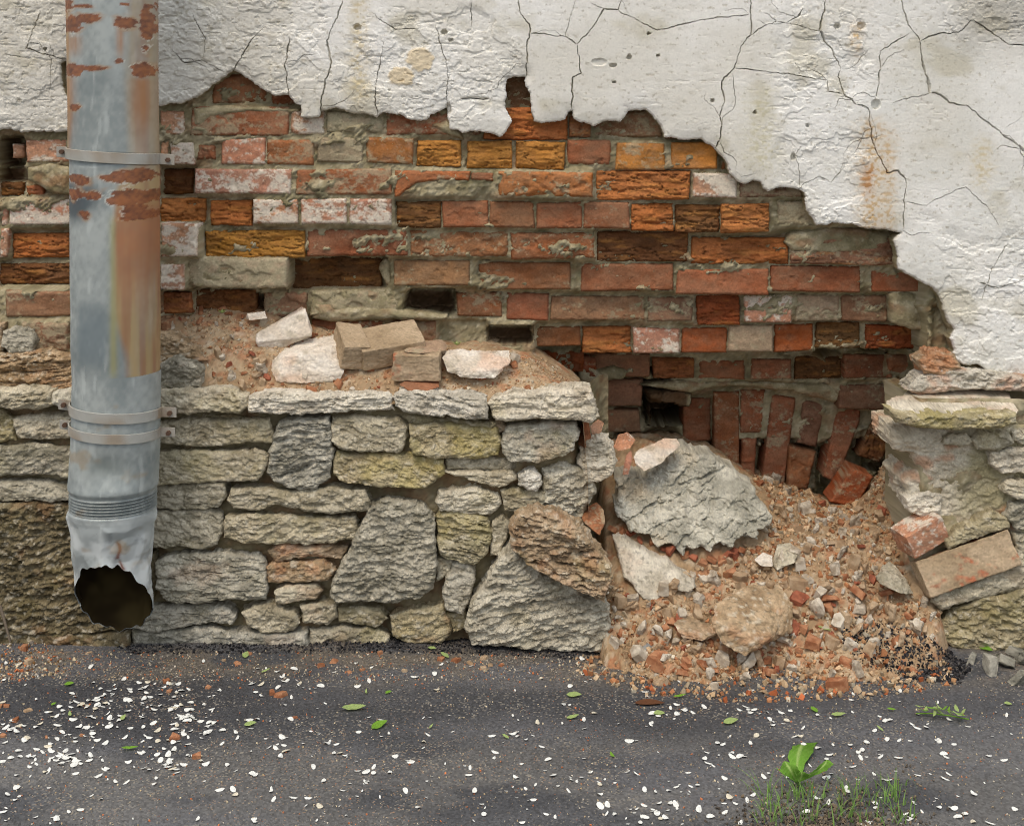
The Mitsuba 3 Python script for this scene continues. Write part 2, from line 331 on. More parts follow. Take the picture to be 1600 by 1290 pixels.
bricks.append(([(736, 282), (770, 283), (770, 270), (736, 268)], 0.002, 'r', 's', 1, False))
for poly, dmm, tone, style in ARCH:
    bricks.append((poly[::-1], dmm / 1000 + 0.07, tone, style, 2, True))
rng = np.random.default_rng(7)
for poly, Y, tone, style, resd, vert in bricks:
    seed += 13
    tilt = rng.uniform(-0.05, 0.05, 2) * (0.4 if style == 's' else 1)
    w = np.array([at(x, y, Y)[[0, 2]] for x, y in poly])
    c = w.mean(0)
    w = w + rng.uniform(-0.0028, 0.0028, w.shape)
    yf = (lambda Y, c, tilt: (lambda x, z: Y + (x - c[0]) * tilt[0] + (z - c[1]) * tilt[1]))(Y, c, tilt)
    e = dict(s=(0.007, 0.005, 0.0012), h=(0.012, 0.009, 0.0025), f=(0.008, 0.006, 0.0028))[style]
    mesh, col = relief(w, yf, Y + 0.09, brick_height(style, seed, vert), brick_color(tone, style, resd, seed), res=0.0034, er=e[0], ed=e[1], jag=e[2], seed=seed)
    put('brick', mesh, 'masonry', True, col, WALL)

# mortar behind and between the bricks: one sheet whose depth follows the courses
HOLES = [(0, 212, 36, 262, 0.10), (632, 452, 712, 490, 0.10), (760, 510, 834, 540, 0.09), (1004, 597, 1076, 655, 0.26), (380, 460, 420, 492, 0.05), (1372, 716, 1425, 752, 0.05), (0, 262, 40, 284, 0.05), (250, 455, 300, 480, 0.02)]
boxes = []
for poly, Y, *_ in bricks:
    a = np.array(poly, float)
    boxes.append([a[:, 0].min(), a[:, 1].min(), a[:, 0].max(), a[:, 1].max(), Y])
boxes += [[-400, 60, -10, 480, 0.0], [1450, 200, 1990, 560, 0.02], [250, 60, 1600, 110, 0.0], [1460, 480, 1600, 620, 0.06], [1130, 60, 1600, 200, 0.0], [1300, 250, 1600, 340, 0.0], [880, 600, 1000, 760, 0.46], [940, 690, 1420, 900, 0.54], [250, 500, 836, 620, 0.10], [900, 560, 960, 690, 0.36]]
boxes = np.array(boxes)
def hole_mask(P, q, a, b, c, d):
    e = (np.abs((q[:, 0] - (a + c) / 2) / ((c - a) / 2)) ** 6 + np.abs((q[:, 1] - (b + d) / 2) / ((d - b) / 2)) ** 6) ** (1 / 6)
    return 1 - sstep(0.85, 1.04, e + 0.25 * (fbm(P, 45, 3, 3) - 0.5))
def mortar_depth(P):
    q = px_of(P)
    out = np.empty(len(q))
    for s in range(0, len(q), 20000):
        x, y = q[s:s + 20000, 0:1], q[s:s + 20000, 1:2]
        dx = np.maximum(0, np.maximum(boxes[:, 0] - x, x - boxes[:, 2]))
        dy = np.maximum(0, np.maximum(boxes[:, 1] - y, y - boxes[:, 3]))
        w = 1 / (np.hypot(dx, dy) + 2.5) ** 3
        out[s:s + 20000] = (w * boxes[:, 4]).sum(1) / w.sum(1)
    for a, b, c, d, dep in HOLES:
        out += dep * hole_mask(P, q, a, b, c, d)
    return out

def mortar_color(seed, dusty=0.0):
    def fn(P, h=None, t=None):
        c = lerp(lin(140, 130, 102), lin(174, 164, 136), sstep(0.3, 0.7, fbm(P, 30, 4, seed)))
        c = lerp(c, lin(104, 100, 72), 0.5 * sstep(0.52, 0.72, fbm(P, 16, 3, seed + 1)))
        c = lerp(c, lin(190, 182, 160), 0.5 * sstep(0.60, 0.74, fbm(P, 90, 3, seed + 2)))
        c = lerp(c, lin(140, 96, 68), (0.35 + 0.5 * dusty) * sstep(0.56 - 0.2 * dusty, 0.72, fbm(P, 24, 3, seed + 3)))
        return c
    return fn

def sheet(x0, x1, z0, z1, res, depth, color, base, parent, bsdf='masonry', smooth=True):
    nx, nz = int((x1 - x0) / res), int((z1 - z0) / res)
    X, Z = np.meshgrid(np.linspace(x0, x1, nx + 1), np.linspace(z0, z1, nz + 1))
    P = np.c_[X.ravel(), np.zeros(X.size), Z.ravel()]
    P[:, 1] = depth(P)
    i, j = np.meshgrid(np.arange(nz), np.arange(nx), indexing='ij')
    a = (i * (nx + 1) + j).ravel()
    F = np.vstack([np.c_[a, a + 1, a + nx + 2], np.c_[a, a + nx + 2, a + nx + 1]])
    return put(base, (P, F), bsdf, smooth, np.clip(color(P), 0.01, 0.85), parent)

def mortar_y(P):
    d = mortar_depth(P)
    for _ in range(2):        # px depends on depth: settle
        Q = P.copy(); Q[:, 1] = d
        d = mortar_depth(Q)
    return d + 0.009 - 0.014 * (fbm(P, 45, 4, 21) - 0.42) - 0.0145 * sstep(0.575, 0.68, .62 * fbm(P, 12, 3, 26, (.8, 1, 1.5)) + .2 * fbm(P, 60, 3, 27) + .18 * fbm(P, 160, 2, 28)) - 0.006 * sstep(0.55, 0.7, fbm(P, 120, 2, 25)) 
def wall_mortar_color(P):
    c = mortar_color(300)(P)
    q = px_of(P)
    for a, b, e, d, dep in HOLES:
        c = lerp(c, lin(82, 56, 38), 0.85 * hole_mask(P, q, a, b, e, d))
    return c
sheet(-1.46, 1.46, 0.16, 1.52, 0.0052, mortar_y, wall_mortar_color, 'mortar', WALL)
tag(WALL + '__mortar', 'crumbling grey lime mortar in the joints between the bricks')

# lumps and smears of mortar that still cover bricks
PATCH = [([(482, 372), (520, 367), (560, 370), (612, 366), (640, 360), (720, 356), (800, 356), (850, 357), (930, 358), (931, 372), (900, 381), (840, 386), (800, 388), (760, 386), (740, 392), (700, 390), (660, 396), (640, 388), (600, 382), (540, 386), (500, 388)], 0.050, 0.014),
         ([(640, 308), (650, 292), (690, 285), (740, 288), (774, 286), (774, 312), (700, 313)], 0.040, 0.010),
         ([(1236, 362), (1290, 355), (1340, 356), (1400, 364), (1398, 378), (1370, 394), (1300, 395), (1240, 392), (1225, 378)], 0.045, 0.012),
         ([(1390, 458), (1420, 455), (1455, 462), (1474, 480), (1476, 500), (1460, 515), (1430, 516), (1395, 505)], 0.070, 0.02),
         ([(40, 262), (75, 255), (112, 262), (112, 306), (80, 302), (60, 290), (42, 282)], -0.020, 0.02),
         ([(598, 404), (612, 403), (612, 442), (604, 446), (590, 420)], 0.075, 0.01),
         ([(640, 392), (680, 396), (740, 392), (800, 395), (832, 398), (830, 404), (740, 404), (650, 402)], 0.075, 0.01),
         ([(490, 470), (540, 478), (600, 480), (660, 488), (700, 494), (690, 502), (600, 500), (520, 503), (486, 498)], 0.070, 0.018),
         ([(300, 168), (340, 164), (420, 166), (470, 170), (466, 176), (380, 176), (330, 182), (312, 196), (302, 196)], -0.004, 0.006),
         ([(700, 186), (720, 206), (724, 218), (712, 216), (690, 206), (672, 196)], -0.004, 0.008),
         ([(1000, 602), (1060, 595), (1200, 596), (1300, 600), (1330, 612), (1305, 630), (1240, 612), (1160, 604), (1110, 606), (1080, 615)], 0.345, 0.016),
         ([(920, 580), (960, 572), (982, 580), (975, 592), (945, 594)], 0.31, 0.02), ([(900, 560), (930, 575), (950, 600), (930, 612), (905, 600)], 0.29, 0.02),
         ([(1388, 600), (1410, 596), (1430, 604), (1424, 624), (1395, 622)], 0.15, 0.02),
         ([(1475, 490), (1500, 500), (1540, 520), (1600, 548), (1600, 612), (1560, 606), (1520, 604), (1500, 585), (1498, 545), (1486, 520)], 0.0, 0.03),
         ([(1440, 515), (1470, 520), (1490, 535), (1485, 555), (1460, 560), (1444, 545)], 0.10, 0.03),
         ([(1462, 566), (1482, 556), (1500, 562), (1498, 580), (1472, 586)], -0.02, 0.02)]
def patch_height(amp, seed):
    return lambda P, t: amp * (1.3 * (fbm(P, 20, 3, seed) - 0.5) + 0.7 * (fbm(P, 70, 3, seed + 1) - 0.5)) * (0.35 + 0.65 * t)
for k, (poly, Y, amp) in enumerate(PATCH):
    w = np.array([at(x, y, Y)[[0, 2]] for x, y in poly])
    mesh, col = relief(w, Y, Y + 0.06, patch_height(amp, 700 + k), mortar_color(720 + 3 * k, 0.25), res=0.0038, er=0.02, ed=0.012, jag=0.004, seed=700 + k)
    put('mortar_patch', mesh, 'masonry', True, col, WALL)

# plaster coat
EDGE = [(-420, 230), (-200, 205), (0, 203), (15, 202), (28, 207), (60, 205), (84, 207), (108, 204), (112, 150), (100, 150), (94, 128), (92, 100), (104, 92), (120, 92), (150, 120), (200, 160), (248, 165), (262, 163), (283, 160), (310, 148), (337, 128), (351, 116), (363, 110), (371, 113), (388, 125), (408, 138), (429, 148),
        (449, 147), (454, 154), (462, 162), (469, 165), (471, 182), (484, 184), (498, 182), (503, 174), (523, 169), (540, 173), (550, 177), (574, 179), (589, 184), (597, 175), (618, 177), (641, 187), (665, 189), (678, 179), (689, 172), (697, 169), (699, 182),
        (705, 199), (722, 207), (739, 204), (763, 209), (780, 214), (790, 206), (802, 189), (792, 175), (788, 167), (790, 148), (792, 123), (820, 120), (822, 132), (829, 148), (830, 165), (835, 187), (847, 191), (867, 189), (883, 187), (888, 175), (894, 172),
        (896, 184), (908, 191), (928, 196), (948, 187), (969, 191), (982, 175), (999, 171), (1013, 174), (1024, 186), (1035, 203), (1040, 214), (1060, 216), (1077, 219), (1094, 218), (1107, 223), (1119, 235), (1131, 248), (1141, 265), (1153, 285), (1165, 287),
        (1178, 283), (1190, 285), (1203, 299), (1219, 294), (1239, 294), (1259, 299), (1259, 319), (1269, 337), (1279, 351), (1293, 352), (1303, 348), (1316, 351), (1330, 349), (1354, 358), (1377, 357), (1408, 362), (1399, 375), (1403, 388), (1406, 420),
        (1418, 430), (1441, 439), (1462, 451), (1475, 467), (1478, 491), (1485, 505), (1493, 515), (1486, 528), (1494, 545), (1490, 560), (1506, 572), (1530, 570), (1552, 586), (1580, 584), (1600, 596), (1700, 600), (1990, 640)]
CRACKS = [(1.5, [(535, 0), (526, 27), (511, 64), (518, 98), (508, 125), (501, 162), (499, 184)]), (1.1, [(410, 42), (391, 64), (375, 91), (363, 110)]), (1.0, [(267, 76), (287, 98), (314, 93), (348, 112)]),
          (1.0, [(62, 17), (44, 67), (40, 74), (67, 84), (105, 92)]), (0.8, [(7, 84), (40, 89)]), (1.6, [(810, 0), (812, 17), (827, 40), (829, 52), (824, 67), (824, 98), (822, 119)]),
          (1.2, [(829, 52), (847, 51), (867, 57), (883, 56), (901, 69), (905, 91), (908, 116), (894, 121), (894, 171)]), (1.4, [(901, 69), (928, 40), (945, 15), (965, 15), (972, 0)]), (0.8, [(921, 3), (945, 15)]),
          (1.3, [(965, 17), (1002, 35), (1029, 47), (1060, 40), (1094, 30), (1171, 22)]), (1.4, [(1173, -10), (1174, 24), (1173, 54), (1156, 73), (1149, 105), (1127, 127), (1133, 155), (1124, 182), (1129, 196), (1124, 219), (1118, 234)]),
          (1.1, [(1173, 54), (1195, 40), (1215, 33), (1195, 20)]), (1.1, [(1215, 33), (1229, 35), (1249, 24), (1254, 13)]), (1.1, [(1229, 35), (1259, 44), (1281, 49)]),
          (1.5, [(1293, -10), (1284, 27), (1281, 49), (1300, 78), (1315, 108), (1311, 120), (1320, 147), (1340, 162), (1357, 169), (1360, 196), (1365, 223), (1377, 250), (1387, 270), (1403, 267), (1416, 280), (1414, 310), (1411, 360)]),
          (0.8, [(1149, 106), (1195, 111), (1249, 118), (1293, 125)]), (1.8, [(1406, -10), (1419, 37), (1438, 64), (1441, 94), (1451, 132), (1453, 145), (1470, 147), (1485, 160), (1512, 165), (1522, 174), (1566, 209), (1605, 238)]),
          (1.5, [(1438, 64), (1458, 54), (1499, 51), (1519, 30)]), (1.3, [(1421, 52), (1391, 71), (1375, 78), (1375, 108), (1370, 152)]), (0.7, [(1397, 159), (1455, 145)]), (0.8, [(1418, 317), (1448, 319), (1478, 305), (1509, 292), (1540, 320), (1560, 350)]),
          (1.0, [(1293, 125), (1294, 142), (1320, 147)]), (1.1, [(581, 20), (600, 35), (618, 45), (655, 44)]), (0.9, [(600, 66), (592, 100), (585, 150), (589, 182)]), (1.2, [(720, 154), (745, 153), (766, 155)]), (0.9, [(736, 0), (737, 40)]),
          (0.9, [(1250, 230), (1242, 245), (1248, 256), (1250, 290)]), (1.0, [(1318, 252), (1314, 268), (1300, 285)]), (0.7, [(883, 56), (890, 30), (900, 0)]), (0.8, [(1569, 200), (1600, 180)]), (0.9, [(1530, 440), (1560, 450), (1600, 436)]),
          (0.9, [(1519, 30), (1550, 50), (1575, 68), (1605, 72)]), (0.8, [(1575, 380), (1550, 420), (1535, 470)]), (0.8, [(300, 20), (320, 60), (318, 90)]), (1.2, [(452, 60), (446, 100), (450, 146)]), (0.9, [(680, 40), (700, 110), (697, 168)])]
_r = np.random.default_rng(55)
_v = [p for w, L in CRACKS if w >= 1.0 for p in L]
for _k in range(26):
    x, y = _v[_r.integers(len(_v))]
    a, line = _r.uniform(0, 2 * np.pi), [(x, y)]
    for _ in range(_r.integers(3, 7)):
        a += _r.normal(0, .55); d = _r.uniform(10, 22)
        x, y = x + d * math.cos(a), y + d * math.sin(a); line.append((x, y))
    CRACKS.append((0.55, line))
POCKS = [(1369, 163, 7, 8), (936, 97, 12, 6), (958, 102, 6, 3), (983, 89, 4, 4), (694, 50, 5, 4), (704, 62, 4, 3), (1028, 86, 3, 2), (1014, 52, 4, 2), (1113, 157, 3, 3), (742, 154, 22, 3), (700, 170, 5, 9), (558, 42, 6, 5), (960, 128, 3, 2), (70, 76, 3, 3), (1240, 245, 4, 6), (1346, 40, 7, 6), (1308, 41, 5, 4), (1262, 196, 3, 3), (1180, 175, 3, 3)]
PY = -0.03
plaster_poly = np.array([at(x, y, PY)[[0, 2]] for x, y in EDGE + [(1990, -330), (-420, -330)]])
prng = np.random.default_rng(4)
edge_n = len(EDGE)
pb = densify(plaster_poly, 0.0035)
far = (np.abs(pb[:, 0]) > 1.36) | (pb[:, 1] > 1.46)
pb = pb[~far | (np.arange(len(pb)) % 12 == 0)]
pb = wobble(wobble(pb, 0.007, 40, 38), 0.0032, 44, 150)
crack_pts, crack_dep, crack_line, crack_w = [], [], [], []
for w, line in CRACKS:
    L = np.array([at(x, y, PY)[[0, 2]] for x, y in line])
    seg = [L[i] + (L[i + 1] - L[i]) * np.linspace(0, 1, max(2, int(np.linalg.norm(L[i + 1] - L[i]) / 0.0026)), endpoint=False)[:, None] for i in range(len(L) - 1)]
    C = np.vstack(seg + [L[-1:]])
    C = wobble(wobble(C, 0.005, 60, 50), 0.002, 61, 150)
    tg = np.gradient(C, axis=0); tg /= np.linalg.norm(tg, axis=1, keepdims=True) + 1e-9
    nr = np.c_[-tg[:, 1], tg[:, 0]]
    p3 = np.c_[C[:, 0], 0 * C[:, 0], C[:, 1]]
    hw = 0.00120 * w * (0.30 + 3.6 * fbm(p3, 22, 3, 66) ** 2.4)
    ends = np.minimum(np.arange(len(C)), np.arange(len(C))[::-1]) / 8.0
    hw = hw * np.clip(0.5 + ends, 0.4, 1)
    crack_pts += [C, C + nr * hw[:, None], C - nr * hw[:, None]]
    crack_dep += [np.full(len(C), 1.0) * np.clip(0.3 + ends, 0, 1), np.zeros(len(C)), np.zeros(len(C))]
    crack_line.append(C); crack_w.append(np.full(len(C), w))
CP, CD = np.vstack(crack_pts), np.concatenate(crack_dep)
crack_tree = cKDTree(np.vstack(crack_line)); crack_w = np.concatenate(crack_w)
p, tri, nb, dist = triangulate(pb, 0.0033, prng, extra=(CP, 0.0028))
P = np.c_[p[:, 0], np.full(len(p), PY), p[:, 1]]
q = px_of(P)
dC, iC = cKDTree(CP).query(p)
dep = np.where(dC < 1e-7, CD[iC], 0.0)
is_crack = dC < 1e-7
roughm = np.clip(1.0 - sstep(430, 560, q[:, 0]), 0, 1) * 0.7
roughm = np.maximum(roughm, (1 - sstep(60, 130, np.hypot((q[:, 0] - 670) * 0.7, q[:, 1] - 110))) * 1.0)
roughm = np.maximum(roughm, sstep(1180, 1240, q[:, 0]) * (1 - sstep(1330, 1400, q[:, 0])) * 0.45)
roughm = np.maximum(roughm, sstep(1450, 1520, q[:, 0]) * sstep(90, 40, q[:, 1]) * 0.9)
roughm = np.maximum(roughm, sstep(1400, 1500, q[:, 0]) * sstep(300, 450, q[:, 1]) * 0.5)
roughm = np.clip(roughm + 0.9 * (fbm(P, 7, 3, 71) - 0.5) + 0.15, 0.0, 1)
roughm = roughm ** 1.5
h = 0.006 * (fbm(P, 2.5, 2, 70) - 0.5) + (0.0004 + 0.0019 * roughm) * (fbm(P, 40, 4, 72, (0.8, 1, 1.2)) - 0.5) + (0.0005 + 0.0022 * roughm) * (fbm(P, 125, 2, 73) - 0.5) - 0.004 * roughm * sstep(0.74, 0.92, ridged(P, 22, 3, 730, (.8, 1, 1.2)))
flake = fbm(P, 8, 5, 74)
rb = sstep(.15, .4, roughm)
h -= 0.0030 * rb * sstep(0.50, 0.515, flake) + 0.0026 * rb * sstep(0.57, 0.58, flake) - 0.0020 * rb * sstep(0.60, 0.61, fbm(P, 13, 4, 741))
h -= 0.0035 * sstep(0.70, 0.76, fbm(P, 95, 2, 76, (0.6, 1, 1.3))) * (0.12 + roughm) * sstep(.42, .6, fbm(P, 6, 2, 761))
t = np.clip(dist / 0.006, 0, 1)
lip = 0.005 * (1 - np.sqrt(np.maximum(0, 1 - (1 - t) ** 2)))
t2 = np.clip(dist / 0.05, 0, 1)
lip = lip + 0.008 * (1 - t2) ** 2 * (fbm(P, 18, 3, 79) + 0.2)
for (x, y, rx, ry) in POCKS:
    e = np.hypot((q[:, 0] - x) / rx, (q[:, 1] - y) / ry)
    h -= (0.016 if rx < 9 else 0.006) * (1 - sstep(0.85, 1.05, e))
beige = 1 - sstep(0.85, 1.05, np.minimum(np.hypot((q[:, 0] - 655) / 24, (q[:, 1] - 92) / 22), np.hypot((q[:, 0] - 628) / 20, (q[:, 1] - 118) / 16)) + 1.5 * (.6 * fbm(P, 26, 4, 81) + .4 * fbm(P, 90, 3, 811) - 0.5))
h += 0.0022 * beige
P[:, 1] = PY + lip - h + dep * 0.014
def plaster_color(P, crack=None):
    q = px_of(P)
    white, warm = lin(232, 231, 227), lin(216, 213, 204)
    c = lerp(white, warm, sstep(0.35, 0.7, fbm(P, 4, 4, 82)))
    left = 1 - sstep(380, 560, q[:, 0] + 120 * (fbm(P, 6, 3, 83) - 0.5))
    c = lerp(c, lin(203, 200, 190), 0.75 * left)
    right = sstep(1150, 1400, q[:, 0])
    c = lerp(c, lin(214, 214, 208), 0.6 * right * sstep(0.35, 0.65, fbm(P, 5, 3, 84)))
    c = lerp(c, lin(176, 168, 140), 0.45 * sstep(0.58, 0.75, fbm(P, 10, 4, 85)))
    c = lerp(c, lin(168, 162, 145), 0.5 * sstep(0.58, 0.72, fbm(P, 60, 3, 86)) * (0.3 + 0.7 * left))
    c = lerp(c, lin(150, 142, 120), 0.55 * sstep(0.64, 0.78, fbm(P, 130, 3, 87)))
    grey = sstep(120, 30, q[:, 1] + 50 * (fbm(P, 9, 3, 88) - 0.5)) * sstep(1430, 1540, q[:, 0])
    c = lerp(c, lin(150, 146, 135), 0.6 * grey)
    # rust runs below old fixings
    def run(x, y0, y1, w, amp):
        wv = w * (0.7 + 0.8 * fbm(P, 14, 2, 90))
        return amp * np.exp(-((q[:, 0] - x) / wv) ** 2) * sstep(y0 - 30, y0 + 5, q[:, 1]) * (1 - sstep(y1 - 60, y1, q[:, 1])) * (0.15 + 0.8 * fbm(P, 40, 3, 91, (1.4, 1, 0.4)) + 0.9 * sstep(.5, .62, fbm(P, 130, 2, 911)))
    c = lerp(c, lin(196, 160, 96), np.clip(run(1338, 50, 112, 9, 0.5), 0, 1))
    c = lerp(c, lin(192, 162, 116), np.clip(run(1362, 200, 400, 22, 0.6) + run(1390, 215, 400, 12, 0.4), 0, 0.9))
    c = lerp(c, lin(168, 120, 78), np.clip(run(1356, 272, 330, 9, 0.9), 0, 0.8))
    c = lerp(c, lin(186, 178, 140), np.clip(run(1190, 150, 300, 26, 0.4), 0, 0.8))
    c = lerp(c, lin(196, 180, 140), np.clip(run(560, 0, 190, 16, 0.5) + run(1535, 230, 320, 16, 0.5), 0, 0.8))
    b = 1 - sstep(0.85, 1.05, np.minimum(np.hypot((q[:, 0] - 655) / 24, (q[:, 1] - 92) / 22), np.hypot((q[:, 0] - 628) / 20, (q[:, 1] - 118) / 16)) + 1.5 * (.6 * fbm(P, 26, 4, 81) + .4 * fbm(P, 90, 3, 811) - 0.5))
    c = lerp(c, lin(212, 196, 166), 0.9 * b)
    return c
rim = P[:nb].copy()
mid = rim.copy(); mid[:, 1] = rim[:, 1] + 0.012; mid[:, [0, 2]] += (fbm(rim, 60, 2, 95)[:, None] - 0.6) * 0.004
back = rim.copy(); back[:, 1] = 0.03
V = np.vstack([P, mid, back])
n0, i = len(P), np.arange(nb); j = (i + 1) % nb
band = lambda A, B: np.vstack([np.c_[A[j], A[i], B[i]], np.c_[A[j], B[i], B[j]]])
F = np.vstack([tri, band(i, n0 + i), band(n0 + i, n0 + nb + i)])
C = plaster_color(V)
C[n0:] = mortar_color(310)(V[n0:])
put('plaster', (V, F), 'plaster', False, np.clip(C, 0.02, 0.85), WALL)
tag(WALL + '__plaster', 'cracked white plaster coat with a broken lower edge and rust runs')

# ------------------------------------------------------------------ stone plinths
PLINTH = tag('stone_plinth', 'rough limestone rubble plinth with dark open joints below the brickwork, behind the downpipe', 'plinth')
PIER = tag('stone_pier', 'broken right-hand end of the plinth with a thin projecting stone slab and tilted bricks', 'pier')
